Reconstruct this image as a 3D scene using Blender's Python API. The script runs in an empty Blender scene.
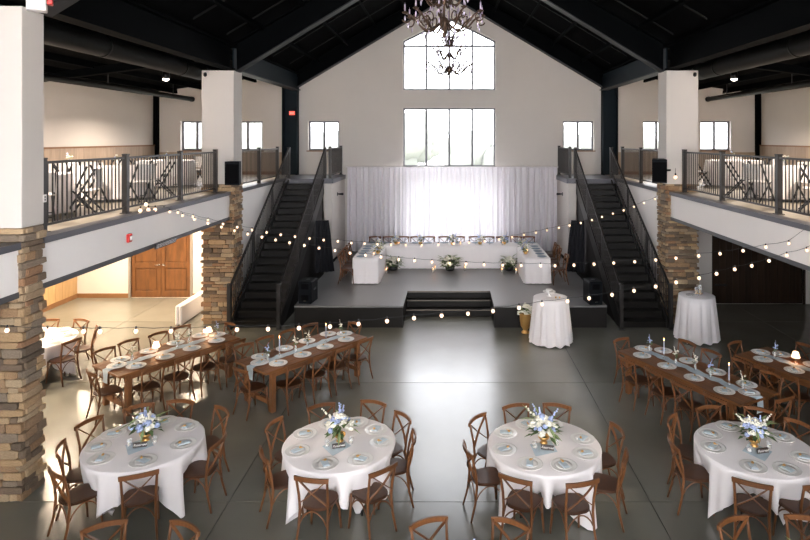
import bpy, math, random
from mathutils import Vector, Matrix, geometry
PI = math.pi
scene = bpy.context.scene
C = scene.collection

# ---------------------------------------------------------------- camera
F, H, CX, CY = 600.0, 4.87, 450.0, 138.0          # focal length in px, eye height, vanishing point
cam_d = bpy.data.cameras.new('camera'); cam = bpy.data.objects.new('camera', cam_d); C.objects.link(cam)
cam.location = (0, 0, H); cam.rotation_euler = (PI/2, 0, 0)
cam_d.sensor_width = 36; cam_d.lens = 36*F/810
cam_d.shift_x = -(CX-405)/810; cam_d.shift_y = (CY-270)/810
cam_d.clip_start = .05; cam_d.clip_end = 500
scene.camera = cam

# ---------------------------------------------------------------- world, daylight, exposure
vs = scene.view_settings
scene.display_settings.display_device = 'sRGB'
vs.view_transform = 'Standard'; vs.look = 'None'; vs.gamma = 1; vs.use_curve_mapping = False
vs.exposure = 1.85
w = bpy.data.worlds.new('world'); scene.world = w; w.use_nodes = True
bg = w.node_tree.nodes['Background']; bg.inputs[0].default_value = (.93, .95, 1, 1); bg.inputs[1].default_value = 3.0

def area_light(name, loc, rot, sx, sy, power, col=(1, 1, 1), portal=False):
    l = bpy.data.lights.new(name, 'AREA'); l.shape = 'RECTANGLE'; l.size = sx; l.size_y = sy
    l.energy = power; l.color = col
    if portal: l.cycles.is_portal = True
    else: l.spread = 1.9
    o = bpy.data.objects.new(name, l); C.objects.link(o); o.location = loc; o.rotation_euler = rot
    return o
# daylight by the unseen upper front glazing and the rear windows; low fill added
area_light('daylight_front_glazing', (0, -2.9, 6.3), (PI/2-.78, 0, PI), 9.6, 4.8, 5000, (1, .945, .89))
area_light('daylight_entrance_glazing', (0, -2.95, 1.65), (PI/2, 0, PI), 9.6, 2.6, 1300, (1, .945, .89))  # added fill that brightens the lower hall, no known source there
area_light('daylight_rear_lower_window', (0.0, 23.75, 4.89), (-PI/2, 0, 0), 3.5, 2.2, 0, portal=True)
area_light('daylight_rear_upper_window', (0.0, 23.75, 8.0), (-PI/2, 0, 0), 3.5, 2.8, 0, portal=True)
area_light('daylight_rear_glass_doors', (0.0, 23.75, 2.1), (-PI/2, 0, 0), 3.5, 2.9, 0, portal=True)

# ---------------------------------------------------------------- mesh helpers
class MB:
    def __init__(s): s.v = []; s.f = []; s.sm = []
    def add(s, vs, fs, smooth=False, mat=None):
        n = len(s.v)
        s.v += [tuple(mat @ Vector(p)) if mat else tuple(p) for p in vs]
        s.f += [tuple(i+n for i in f) for f in fs]; s.sm += [smooth]*len(fs)
        return s
    def box(s, x0, x1, y0, y1, z0, z1, mat=None):
        v = [(x, y, z) for z in (z0, z1) for y in (y0, y1) for x in (x0, x1)]
        return s.add(v, [(0, 2, 3, 1), (4, 5, 7, 6), (0, 1, 5, 4), (2, 6, 7, 3), (0, 4, 6, 2), (1, 3, 7, 5)], mat=mat)
    def bbox(s, x0, x1, y0, y1, z0, z1, b=.01, mat=None):      # chamfered box
        v = []; f = []
        xs = (x0, x1); ys = (y0, y1); zs = (z0, z1); idx = {}
        for i in (0, 1):
            for j in (0, 1):
                for k in (0, 1):
                    dx = b if i == 0 else -b; dy = b if j == 0 else -b; dz = b if k == 0 else -b
                    idx[i, j, k] = len(v)
                    v += [(xs[i], ys[j]+dy, zs[k]+dz), (xs[i]+dx, ys[j], zs[k]+dz), (xs[i]+dx, ys[j]+dy, zs[k])]
        g = lambda i, j, k, a: idx[i, j, k]+a
        for i in (0, 1): f.append([g(i, 0, 0, 0), g(i, 1, 0, 0), g(i, 1, 1, 0), g(i, 0, 1, 0)][::(1 if i else -1)])
        for j in (0, 1): f.append([g(0, j, 0, 1), g(1, j, 0, 1), g(1, j, 1, 1), g(0, j, 1, 1)][::(-1 if j else 1)])
        for k in (0, 1): f.append([g(0, 0, k, 2), g(1, 0, k, 2), g(1, 1, k, 2), g(0, 1, k, 2)][::(1 if k else -1)])
        for a in (0, 1):
            for c in (0, 1):
                f.append([g(a, c, 0, 0), g(a, c, 1, 0), g(a, c, 1, 1), g(a, c, 0, 1)])
                f.append([g(a, 0, c, 0), g(a, 1, c, 0), g(a, 1, c, 2), g(a, 0, c, 2)])
                f.append([g(0, a, c, 1), g(1, a, c, 1), g(1, a, c, 2), g(0, a, c, 2)])
        for i in (0, 1):
            for j in (0, 1):
                for k in (0, 1): f.append([idx[i, j, k], idx[i, j, k]+1, idx[i, j, k]+2])
        return s.add(v, f, mat=mat)
    def tube(s, pts, r, n=8, cap=True, mat=None):
        pts = [Vector(p) for p in pts]; m = len(pts)
        rr = r if isinstance(r, (list, tuple)) else [r]*m
        v = []; f = []; ref = None
        for i, p in enumerate(pts):
            t = (pts[min(i+1, m-1)]-pts[max(i-1, 0)]).normalized()
            if ref is None:
                ref = Vector((0, 0, 1)) if abs(t.z) < .9 else Vector((1, 0, 0))
            a = (ref - t*ref.dot(t)).normalized(); b = t.cross(a); ref = a
            for k in range(n):
                q = 2*PI*k/n
                v.append(p + (a*math.cos(q)+b*math.sin(q))*rr[i])
        for i in range(m-1):
            for k in range(n):
                k2 = (k+1) % n
                f.append((i*n+k, i*n+k2, (i+1)*n+k2, (i+1)*n+k))
        if cap: f += [tuple(range(n))[::-1], tuple(range((m-1)*n, m*n))]
        return s.add(v, f, True, mat)
    def bar(s, pts, w, h, up=(0, 0, 1), mat=None):             # rectangular section swept along pts
        pts = [Vector(p) for p in pts]; m = len(pts); up = Vector(up); v = []; f = []
        for i, p in enumerate(pts):
            t = (pts[min(i+1, m-1)]-pts[max(i-1, 0)]).normalized()
            sd = t.cross(up).normalized(); u = sd.cross(t).normalized()
            for a, b in ((-1, -1), (1, -1), (1, 1), (-1, 1)): v.append(p+sd*a*w/2+u*b*h/2)
        for i in range(m-1):
            for k in range(4):
                k2 = (k+1) % 4; f.append((i*4+k, i*4+k2, (i+1)*4+k2, (i+1)*4+k))
        f += [(3, 2, 1, 0), tuple(range((m-1)*4, m*4))]
        return s.add(v, f, False, mat)
    def lathe(s, prof, n=16, mat=None, smooth=True):
        v = []; f = []; m = len(prof)
        for r, z in prof:
            for k in range(n):
                q = 2*PI*k/n; v.append((r*math.cos(q), r*math.sin(q), z))
        for i in range(m-1):
            for k in range(n):
                k2 = (k+1) % n; f.append((i*n+k, i*n+k2, (i+1)*n+k2, (i+1)*n+k))
        if prof[0][0] > 1e-4: f.append(tuple(range(n))[::-1])
        if prof[-1][0] > 1e-4: f.append(tuple(range((m-1)*n, m*n)))
        return s.add(v, f, smooth, mat)
    def ball(s, c, r, n=8, m=5, sc=(1, 1, 1), jit=0, rnd=None):
        prof = [(math.sin(PI*i/m), -math.cos(PI*i/m)) for i in range(m+1)]
        v = []; f = []
        for i, (a, z) in enumerate(prof):
            for k in range(n):
                q = 2*PI*(k+.5*(i % 2))/n; j = 1+(rnd.uniform(-jit, jit) if rnd else 0)
                v.append((c[0]+a*math.cos(q)*r*sc[0]*j, c[1]+a*math.sin(q)*r*sc[1]*j, c[2]+z*r*sc[2]*j))
        for i in range(m):
            for k in range(n):
                k2 = (k+1) % n; f.append((i*n+k, i*n+k2, (i+1)*n+k2, (i+1)*n+k))
        return s.add(v, f, True)
    def prism(s, poly, y0, y1, mat=None):                       # polygon in x,z, swept in y
        n = len(poly)
        v = [(x, y0, z) for x, z in poly]+[(x, y1, z) for x, z in poly]
        f = [tuple(range(n)), tuple(range(n, 2*n))[::-1]]+[(k, k+n, (k+1) % n+n, (k+1) % n) for k in range(n)]
        return s.add(v, f, False, mat)
    def prismz(s, poly, z0, z1, mat=None, smooth=False):
        n = len(poly)
        v = [(x, y, z0) for x, y in poly]+[(x, y, z1) for x, y in poly]
        s.add(v, [tuple(range(n))[::-1], tuple(range(n, 2*n))], False, mat)
        return s.add(v, [(k, (k+1) % n, (k+1) % n+n, k+n) for k in range(n)], smooth, mat)
    def mesh(s, name):
        me = bpy.data.meshes.new(name); me.from_pydata(s.v, [], s.f); 
        for p, q in zip(me.polygons, s.sm): p.use_smooth = q
        me.validate(); me.update(); return me

def obj(name, mb, mat, parent=None, loc=(0, 0, 0), rot=(0, 0, 0), scale=(1, 1, 1)):
    me = mb.mesh(name) if isinstance(mb, MB) else mb
    if mat is not None and not me.materials: me.materials.append(mat)
    o = bpy.data.objects.new(name, me); C.objects.link(o)
    o.parent = parent; o.location = loc; o.rotation_euler = rot; o.scale = scale
    return o
def tag(o, label=None, cat=None, group=None, kind=None):
    if label: o['label'] = label
    if cat: o['category'] = cat
    if group: o['group'] = group
    if kind: o['kind'] = kind
    return o
def thing(name, label, cat, loc=(0, 0, 0), rz=0, group=None):
    o = bpy.data.objects.new(name, None); C.objects.link(o); o.empty_display_size = .1
    o.location = loc; o.rotation_euler = (0, 0, rz)
    return tag(o, label, cat, group)
def struct(name, mb, mat, parent=None, label=None):
    o = obj(name, mb, mat, parent)
    if parent is None: tag(o, label, None, None, 'structure')
    return o
KIDS = {}
def kids(o):
    if o.name not in KIDS: KIDS[o.name] = [c for c in bpy.data.objects if c.parent == o]
    return KIDS[o.name]
def dup(src, loc, rz, label, group=None):
    r = src.copy(); C.objects.link(r); r.location = loc; r.rotation_euler = (0, 0, rz); r['label'] = label
    if group: r['group'] = group
    for ch in kids(src):
        c = ch.copy(); C.objects.link(c); c.parent = r
        for g in kids(ch):
            d = g.copy(); C.objects.link(d); d.parent = c
    return r
class Proto:                                                    # first placement uses the built thing itself
    def __init__(s, root): s.root = root; s.used = False
    def put(s, loc, rz, label, group=None):
        if not s.used:
            kids(s.root)
            for c in kids(s.root): kids(c)
            s.used = True; r = s.root; r.location = loc; r.rotation_euler = (0, 0, rz); r['label'] = label
            if group: r['group'] = group
            return r
        return dup(s.root, loc, rz, label, group)
def G(px, py, z=0.0):                                           # photo point -> plan position of a point of height z
    Y = (H-z)*F/(py-CY); return ((px-CX)*Y/F, Y)
def D(px, py, Y): return ((px-CX)*Y/F, Y, H-(py-CY)*Y/F)

# ---------------------------------------------------------------- materials
MATS = {}
def mat(name, col, rough=.6, metal=0, spec=.5, var=0, vscale=8, stretch=(1, 1, 1), bump=0, bscale=60, col2=None,
        rand=0, emit=None, estr=0, alpha=1, trans=0, rvar=0, coat=0, ramp=None, sheen=0, sub=0):
    if name in MATS: return MATS[name]
    m = bpy.data.materials.new(name); m.use_nodes = True; nt = m.node_tree; N = nt.nodes; L = nt.links
    b = N['Principled BSDF']
    b.inputs['Base Color'].default_value = (*col, 1); b.inputs['Roughness'].default_value = rough
    b.inputs['Metallic'].default_value = metal; b.inputs['Specular IOR Level'].default_value = spec
    b.inputs['Transmission Weight'].default_value = trans; b.inputs['Coat Weight'].default_value = coat
    b.inputs['Alpha'].default_value = alpha
    if sheen: b.inputs['Sheen Weight'].default_value = sheen
    if emit: b.inputs['Emission Color'].default_value = (*emit, 1); b.inputs['Emission Strength'].default_value = estr
    if var or bump or rvar or ramp:
        tc = N.new('ShaderNodeTexCoord'); mp = N.new('ShaderNodeMapping'); L.new(tc.outputs['Object'], mp.inputs[0])
        mp.inputs['Scale'].default_value = stretch
    out = None
    if ramp:
        oi = N.new('ShaderNodeObjectInfo'); cr = N.new('ShaderNodeValToRGB'); cr.color_ramp.interpolation = 'CONSTANT'
        e = cr.color_ramp.elements
        while len(e) < len(ramp): e.new(.5)
        for i, c in enumerate(ramp): e[i].position = i/len(ramp); e[i].color = (*c, 1)
        L.new(oi.outputs['Random'], cr.inputs[0]); out = cr.outputs[0]
    if var:
        nz = N.new('ShaderNodeTexNoise'); nz.inputs['Scale'].default_value = vscale; nz.inputs['Detail'].default_value = 5
        L.new(mp.outputs[0], nz.inputs['Vector'])
        rp = N.new('ShaderNodeMapRange'); rp.inputs[1].default_value = .22; rp.inputs[2].default_value = .78
        L.new(nz.outputs['Fac'], rp.inputs[0])
        mx = N.new('ShaderNodeMix'); mx.data_type = 'RGBA'
        L.new(rp.outputs[0], mx.inputs['Factor'])
        if out is not None:
            ml = N.new('ShaderNodeMix'); ml.data_type = 'RGBA'; ml.blend_type = 'MULTIPLY'; ml.inputs['Factor'].default_value = 1
            L.new(out, ml.inputs['A']); k = 1-var; ml.inputs['B'].default_value = (k, k, k, 1)
            L.new(ml.outputs['Result'], mx.inputs['A']); L.new(out, mx.inputs['B'])
        else:
            c2 = col2 or tuple(c*(1-var) for c in col)
            mx.inputs['A'].default_value = (*c2, 1); mx.inputs['B'].default_value = (*col, 1)
        out = mx.outputs['Result']
        if rvar:
            rr = N.new('ShaderNodeMapRange'); rr.inputs[1].default_value = .3; rr.inputs[2].default_value = .7
            rr.inputs[3].default_value = rough-rvar; rr.inputs[4].default_value = rough+rvar
            L.new(nz.outputs['Fac'], rr.inputs[0]); L.new(rr.outputs[0], b.inputs['Roughness'])
    if rand:
        oi = N.new('ShaderNodeObjectInfo'); hs = N.new('ShaderNodeHueSaturation')
        rr = N.new('ShaderNodeMapRange'); rr.inputs[3].default_value = 1-rand; rr.inputs[4].default_value = 1+rand
        L.new(oi.outputs['Random'], rr.inputs[0]); L.new(rr.outputs[0], hs.inputs['Value'])
        if out is not None: L.new(out, hs.inputs['Color'])
        else: hs.inputs['Color'].default_value = (*col, 1)
        out = hs.outputs[0]
    if out is not None: L.new(out, b.inputs['Base Color'])
    if bump:
        nb = N.new('ShaderNodeTexNoise'); nb.inputs['Scale'].default_value = bscale; nb.inputs['Detail'].default_value = 4
        L.new(mp.outputs[0], nb.inputs['Vector'])
        bp = N.new('ShaderNodeBump'); bp.inputs['Strength'].default_value = bump; bp.inputs['Distance'].default_value = .01
        L.new(nb.outputs['Fac'], bp.inputs['Height']); L.new(bp.outputs[0], b.inputs['Normal'])
    MATS[name] = m; return m

plaster = mat('plaster', (.60, .558, .518), .85, var=.03, vscale=2, bump=.05, bscale=80)
fascia_white = mat('fascia_white', (.90, .86, .83), .8, var=.02, vscale=2)
roofm = mat('roof_black', (.0035, .0035, .0038), .9, spec=.02, var=.5, vscale=3, bump=.4, bscale=20)
steel_black = mat('steel_black', (.0022, .0026, .003), .75, spec=.02)
steel_navy = mat('steel_navy', (.007, .012, .016), .6, spec=.08)
duct_m = mat('duct_black', (.006, .006, .0057), .55, spec=.1)
concrete = mat('polished_concrete', (.195, .19, .158), .23, spec=.9, var=.28, vscale=.7, rvar=.03, rand=.05)
joint_m = mat('floor_joint', (.03, .03, .028), .8)
stage_top_m = mat('stage_top', (.25, .245, .24), .32, var=.25, vscale=1.0, rvar=.04, stretch=(1, .5, 1))
stage_face_m = mat('stage_face', (.011, .0085, .0065), .55, spec=.3, var=.4, vscale=3)
stair_m = mat('stair_wood', (.011, .009, .0072), .42, spec=.3, var=.4, vscale=5, stretch=(1, 6, 6))
rail_m = mat('railing_steel', (.04, .036, .034), .38, metal=.4, spec=.5)
cap_m = mat('deck_cap', (.11, .11, .125), .35, metal=.3)
deck_m = mat('deck_floor', (.38, .33, .26), .35, var=.3, vscale=2)
chair_m = mat('chair_wood', (.19, .072, .023), .42, var=.35, vscale=7, stretch=(4, 4, 1), rand=.18, spec=.5)
seat_m = mat('seat_wood', (.075, .027, .009), .42, var=.3, vscale=6, stretch=(6, 1, 1), rand=.15)
farm_m = mat('farm_table_wood', (.27, .108, .037), .38, var=.45, vscale=3, stretch=(1, 10, 1), rand=.12, spec=.5)
wains_m = mat('wainscot_wood', (.40, .30, .22), .6, var=.3, vscale=3, stretch=(6, 6, .6), rand=.1)
pine_m = mat('pine_board', (.52, .33, .155), .55, var=.3, vscale=3, stretch=(6, 6, .6), rand=.1)
base_m = mat('baseboard_wood', (.24, .115, .045), .5, var=.3, vscale=3)
door_m = mat('alder_door', (.185, .072, .019), .5, var=.55, vscale=3.5, stretch=(3, 3, .7), rand=.1)
barn_m = mat('dark_barn_wood', (.03, .0155, .008), .6, spec=.25, var=.5, vscale=3, stretch=(5, 5, .6), rand=.25)  # dark wood, darkened further for the shade under the right balcony
cloth = mat('white_linen', (.87, .815, .80), .9, var=.03, vscale=3, bump=.03, bscale=200, sheen=.1)
cloth2 = mat('white_cotton', (.86, .815, .815), .9, sheen=.1)
plate_m = mat('cream_china', (.84, .81, .775), .3, spec=.4)
slate_plate = mat('slate_blue_china', (.19, .25, .31), .35)
napkin_m = mat('pale_blue_linen', (.56, .63, .67), .9, rand=.05)
runner_m = mat('blue_gauze', (.55, .64, .70), .9, var=.2, vscale=9)
gold = mat('brass', (.72, .43, .15), .3, metal=.9)
gold_pot = mat('gold_pot', (.62, .36, .12), .4, metal=.6)
glass = mat('clear_glass', (.95, .97, .97), .03, alpha=.22, spec=.8)
pane_m = mat('window_pane', (.97, .98, 1), .02, alpha=.05, spec=.5)
white_trim = mat('white_trim', (.85, .82, .83), .5)
mull_m = mat('bronze_mullion', (.13, .125, .14), .5)
petal_w = mat('ivory_petal', (.82, .78, .66), .8, rand=.06)
petal_b = mat('blue_petal', (.42, .49, .72), .8, rand=.2)
leaf_m = mat('green_leaf', (.14, .21, .075), .6, var=.5, vscale=20, rand=.2)
leaf_l = mat('pale_green_leaf', (.30, .37, .16), .6, var=.3, vscale=20)
sign_m = mat('dark_sign_wood', (.035, .02, .014), .5, var=.3, vscale=9)
letter_m = mat('white_lettering', (.82, .78, .72), .7)
candle_b = mat('pale_blue_wax', (.47, .51, .62), .5)
wax_m = mat('ivory_wax', (.85, .78, .66), .5)
flame_m = mat('flame', (1, .5, .2), .5, emit=(1, .42, .14), estr=6)
bulb_m = mat('warm_bulb', (1, .8, .6), .3, emit=(1, .62, .36), estr=.45)
shade_m = mat('lit_candle_shade', (.9, .75, .6), .8, emit=(1, .62, .34), estr=.9)
socket_m = mat('bulb_socket', (.012, .011, .011), .5)
wire_m = mat('wire', (.01, .01, .01), .6)
black_p = mat('black_plastic', (.012, .013, .015), .45)
grille_m = mat('speaker_grille', (.003, .003, .0035), .8, spec=.05, bump=.3, bscale=300)
cabinet_m = mat('speaker_cabinet', (.006, .007, .009), .6, spec=.1)
white_p = mat('white_plastic', (.80, .77, .75), .45)
red_p = mat('red_plastic', (.55, .035, .03), .4)
bronze = mat('chandelier_bronze', (.085, .05, .033), .4, metal=.6)
crystal = mat('crystal', (.44, .37, .48), .1, alpha=.95, spec=.9)
black_cl = mat('black_drape', (.006, .006, .009), .9)
black_m = mat('black_metal', (.01, .01, .011), .4, metal=.3)
chrome = mat('chrome', (.75, .75, .76), .2, metal=1)
brown_tie = mat('dried_orange', (.22, .09, .025), .6)
stone_m = mat('ledge_stone', (.4, .3, .2), .85, var=.42, vscale=9, bump=.7, bscale=26,
              ramp=[(.42, .27, .15), (.52, .34, .18), (.33, .21, .12), (.46, .32, .19), (.24, .165, .105), (.40, .245, .13),
                    (.21, .145, .095), (.50, .365, .225), (.56, .39, .225), (.37, .20, .105), (.29, .22, .155), (.17, .12, .08)])
mortar_m = mat('mortar', (.13, .095, .065), .95, bump=.3, bscale=60)
led_m = mat('lit_downlight', (1, .9, .8), .5, emit=(1, .86, .72), estr=9)
tree_m = mat('outdoor_leaf', (.25, .26, .23), .9, var=.15, vscale=.6)  # leaf colour lightened so that it carries the outdoor haze
lawn_m = mat('outdoor_lawn', (.4, .41, .36), .95, var=.2, vscale=.1)  # lawn colour paled for the same haze
trunk_m = mat('bark', (.14, .11, .09), .9)

# sheer drapery: part diffuse, part translucent, so the glass doors behind it shine through
def sheer_mat():
    m = bpy.data.materials.new('sheer_curtain'); m.use_nodes = True; N = m.node_tree.nodes; L = m.node_tree.links
    N.remove(N['Principled BSDF'])
    d = N.new('ShaderNodeBsdfDiffuse'); d.inputs[0].default_value = (.80, .765, .80, 1)
    t = N.new('ShaderNodeBsdfTranslucent'); t.inputs[0].default_value = (.83, .80, .84, 1)
    x = N.new('ShaderNodeMixShader'); x.inputs[0].default_value = .2
    L.new(d.outputs[0], x.inputs[1]); L.new(t.outputs[0], x.inputs[2])
    tr = N.new('ShaderNodeBsdfTransparent'); y = N.new('ShaderNodeMixShader'); y.inputs[0].default_value = .03
    L.new(x.outputs[0], y.inputs[1]); L.new(tr.outputs[0], y.inputs[2]); L.new(y.outputs[0], N['Material Output'].inputs[0])
    return m
sheer = sheer_mat()

# ================================================================ THE SETTING
DECK = 3.46; FB = 2.75; YB = 23.2; XW = 11.4; XR_ = 11.95; STG = .56
COLX = 5.68; FX = 5.83; YC1, YC2 = 8.1, 15.7; YN = -3.2
def plate_with_holes(mb, outer, holes, y0, y1):                 # polygon (x,z) with holes, thickness y0..y1
    loops = [outer]+holes
    tri = geometry.tessellate_polygon([[Vector((x, 0, z)) for x, z in l] for l in loops])
    flat = [p for l in loops for p in l]
    n = len(flat)
    v = [(x, y0, z) for x, z in flat]+[(x, y1, z) for x, z in flat]; f = []
    for t in tri: f.append(tuple(t)); f.append(tuple(i+n for i in t[::-1]))
    k = 0
    for l in loops:
        m = len(l)
        for i in range(m): a, b = k+i, k+(i+1) % m; f.append((a, b, b+n, a+n))
        k += m
    mb.add(v, f)
    return mb
rect = lambda x0, x1, z0, z1: [(x0, z0), (x1, z0), (x1, z1), (x0, z1)]

# floor: concrete slabs between saw-cut joints
fl = struct('floor', MB().box(-XW, XR_, YN, YB, -.12, -.012), joint_m)
xs = [-XW, -8.6, -2.96, 2.68, 8.32, XR_]; ys = [YN, .1, 4.05, 8.03, 11.95, 15.9, 19.8, YB]
for i in range(5):
    for j in range(7):
        g = .006
        obj('floor_slab', MB().box(-(xs[i+1]-xs[i])/2+g, (xs[i+1]-xs[i])/2-g, -(ys[j+1]-ys[j])/2+g, (ys[j+1]-ys[j])/2-g, -.012, 0), concrete, fl,
            ((xs[i]+xs[i+1])/2, (ys[j]+ys[j+1])/2, 0))
# back gable wall with its windows
def bx(px): return (px-CX)*YB/F
def bz(py): return H-(py-CY)*YB/F
W_UP = [(bx(403), bz(90)), (bx(495.5), bz(90)), (bx(495.5), bz(40.5)), (bx(449.3), bz(17.5)), (bx(403), bz(40.5))]
W_LO = rect(bx(403), bx(495.5), bz(167), bz(108))
W_DR = rect(bx(405), bx(500), STG+.05, bz(172))
smalls = [(180.5, 211), (231, 262.5), (308, 339), (563, 594), (643, 672), (700.5, 731)]
W_SM = [rect(bx(a), bx(b), bz(150.5), bz(121)) for a, b in smalls]
outer = [(-XW, 0), (XR_, 0), (XR_, 6.62), (6.0, 7.5), (0, 11.0), (-6.0, 7.5), (-XW, 6.7)]
struct('wall_back', plate_with_holes(MB(), outer, [W_UP, W_LO, W_DR]+W_SM, YB, YB+.28), plaster)
for sg, nm in ((-1, 'left'), (1, 'right')):
    XS = XW if sg < 0 else XR_; x0, x1 = sorted((sg*XS, sg*(XS+.25)))
    struct('wall_'+nm, MB().box(x0, x1, YN, YB+.25, 0, 6.9), plaster)
# glazed wall behind the photographer; its low opening is added for the fill light
struct('wall_front', plate_with_holes(MB(), outer, [rect(-5, 5, .3, 3.0), rect(-5, 5, 3.9, 8.7), rect(-10.4, -6.4, 3.9, 6.1), rect(6.4, 10.4, 3.9, 6.1)], YN-.25, YN), plaster)

wn = [0]
def window(loop, panes, transom=None, sill=False):
    wn[0] += 1
    xa = min(p[0] for p in loop); xb = max(p[0] for p in loop); za = min(p[1] for p in loop); zb = max(p[1] for p in loop)
    t = .065; cx = (xa+xb)/2; cz = (za+zb)/2
    inner = []
    n = len(loop)
    for i in range(n):                                          # inset loop
        p0, p1, p2 = Vector(loop[i-1]), Vector(loop[i]), Vector(loop[(i+1) % n])
        d1 = (p1-p0).normalized(); d2 = (p2-p1).normalized(); n1 = Vector((-d1.y, d1.x)); n2 = Vector((-d2.y, d2.x))
        b = (n1+n2).normalized(); inner.append(tuple(p1+b*(t/max(.3, b.dot(n1)))))
    root = struct('window_%d' % wn[0], plate_with_holes(MB(), list(loop), [inner], YB+.15, YB+.21), mull_m)
    ztop = lambda x: zb if len(loop) == 4 else loop[2][1]+(zb-loop[2][1])*(1-abs(x-cx)/((xb-xa)/2))
    for i in range(1, panes):
        x = xa+(xb-xa)*i/panes; obj('mullion', MB().box(x-.04, x+.04, YB+.13, YB+.21, za+t, ztop(x)-t), mull_m, root)
    if transom: obj('mullion', MB().box(xa+t, xb-t, YB+.155, YB+.205, transom-.04, transom+.04), mull_m, root)
    for i in range(panes):
        p, q = xa+(xb-xa)*i/panes, xa+(xb-xa)*(i+1)/panes; m = .026
        if len(loop) == 4: poly = rect(p+m, q-m, za+t, zb-t)
        else: poly = [(p+m, za+t), (q-m, za+t), (q-m, ztop(q-m)-t-.01), (p+m, ztop(p+m)-t-.01)]
        if len(loop) > 4 and p < cx < q: poly.insert(3, (cx, zb-t))
        obj('window_pane', MB().prism(poly, YB+.176, YB+.184), pane_m, root)
    if sill: obj('window_sill', MB().box(xa-.05, xb+.05, YB-.05, YB+.15, za-.04, za), base_m, root)
    return root
window(W_UP, 4, bz(45.5)); window(W_LO, 4); window(W_DR, 4)
for l in W_SM: window(l, 2, sill=True)

# decks of the mezzanine on both sides, and the one the photographer stands on
tn = [0]
def trim(mb, m): tn[0] += 1; return struct('trim_%d' % tn[0], mb, m)
for sg, nm in ((-1, 'left'), (1, 'right')):
    XW_ = XW if sg < 0 else XR_
    def sx(mb, a, b, y0, y1, z0, z1):
        p, q = sorted((sg*a, sg*b)); return mb.box(p, q, y0, y1, z0, z1)
    struct('floor_mezzanine_'+nm, sx(MB(), FX+.01, XW_, YN, YB, 3.2, DECK), deck_m)
    struct('ceiling_under_mezzanine_'+nm, sx(MB(), FX-.05, XW_, YN, 18.3, FB+.02, FB+.1), plaster)
    # fascia in bays between the columns
    for a, b in ((YN, 8.02), (8.48, YC2)):
        fo = struct('wall_fascia_%s_%d' % (nm, 1 if a < 0 else 2), sx(MB(), FX-.06, FX, a, b, FB+.06, DECK-.08), fascia_white)
        obj('deck_edge_cap', sx(MB(), FX-.10, FX+.14, a, b, DECK-.08, DECK+.012), cap_m, fo)
        obj('steel_edge', sx(MB(), FX-.07, FX+.12, a, b, FB-.02, FB+.06), mat('edge_steel', (.12, .12, .125), .45, metal=.4), fo)
    # wall beside the stair, from the floor to the deck behind the far column
    so = struct('wall_stair_'+nm, sx(MB(), FX-.06, FX+.12, YC2+.65, 20.75, 0, DECK-.08), fascia_white)
    obj('deck_edge_cap', sx(MB(), FX-.10, FX+.14, YC2+.65, 20.75, DECK-.08, DECK+.012), cap_m, so)
    # landing at the head of the stair with its box below
    lo = struct('floor_landing_'+nm, sx(MB(), 4.03, FX+.1, 20.72, YB, DECK-.16, DECK), cap_m)
    bo = struct('wall_landing_'+nm, sx(MB(), 4.06, 4.18, 20.6, YB, STG if False else 0, DECK-.16), plaster)
    obj('landing_front', sx(MB(), 4.18, 4.33, 20.6, 20.72, 0, DECK-.16), plaster, bo)
    obj('baseboard', sx(MB(), 4.04, 4.06, 20.6, YB, STG, STG+.1), steel_black, bo)
    # wainscot boards on the mezzanine walls
    wo = trim(sx(MB(), XW_-.045, XW_, 8.4, YB, DECK+1.1, DECK+1.15), base_m)
    k = 0; y = 8.4
    while y < YB-.05:
        d = .3; obj('wainscot_board', sx(MB(), XW_-.03, XW_, y+.004, min(y+d, YB)-.004, DECK, DECK+1.1), wains_m, wo); y += d
    wo = trim(sx(MB(), 6.45, XW_-.05, YB-.045, YB, DECK+.0, DECK+.12), base_m)
    x = 6.45
    while x < XW_-.1:
        obj('wainscot_board', sx(MB(), x+.004, min(x+.3, XW_-.05)-.004, YB-.03, YB, DECK+.12, DECK+.86), wains_m, wo); x += .3
struct('floor_front_mezzanine', MB().box(-FX+.07, FX-.07, YN, .25, 3.2, DECK), deck_m)

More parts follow.
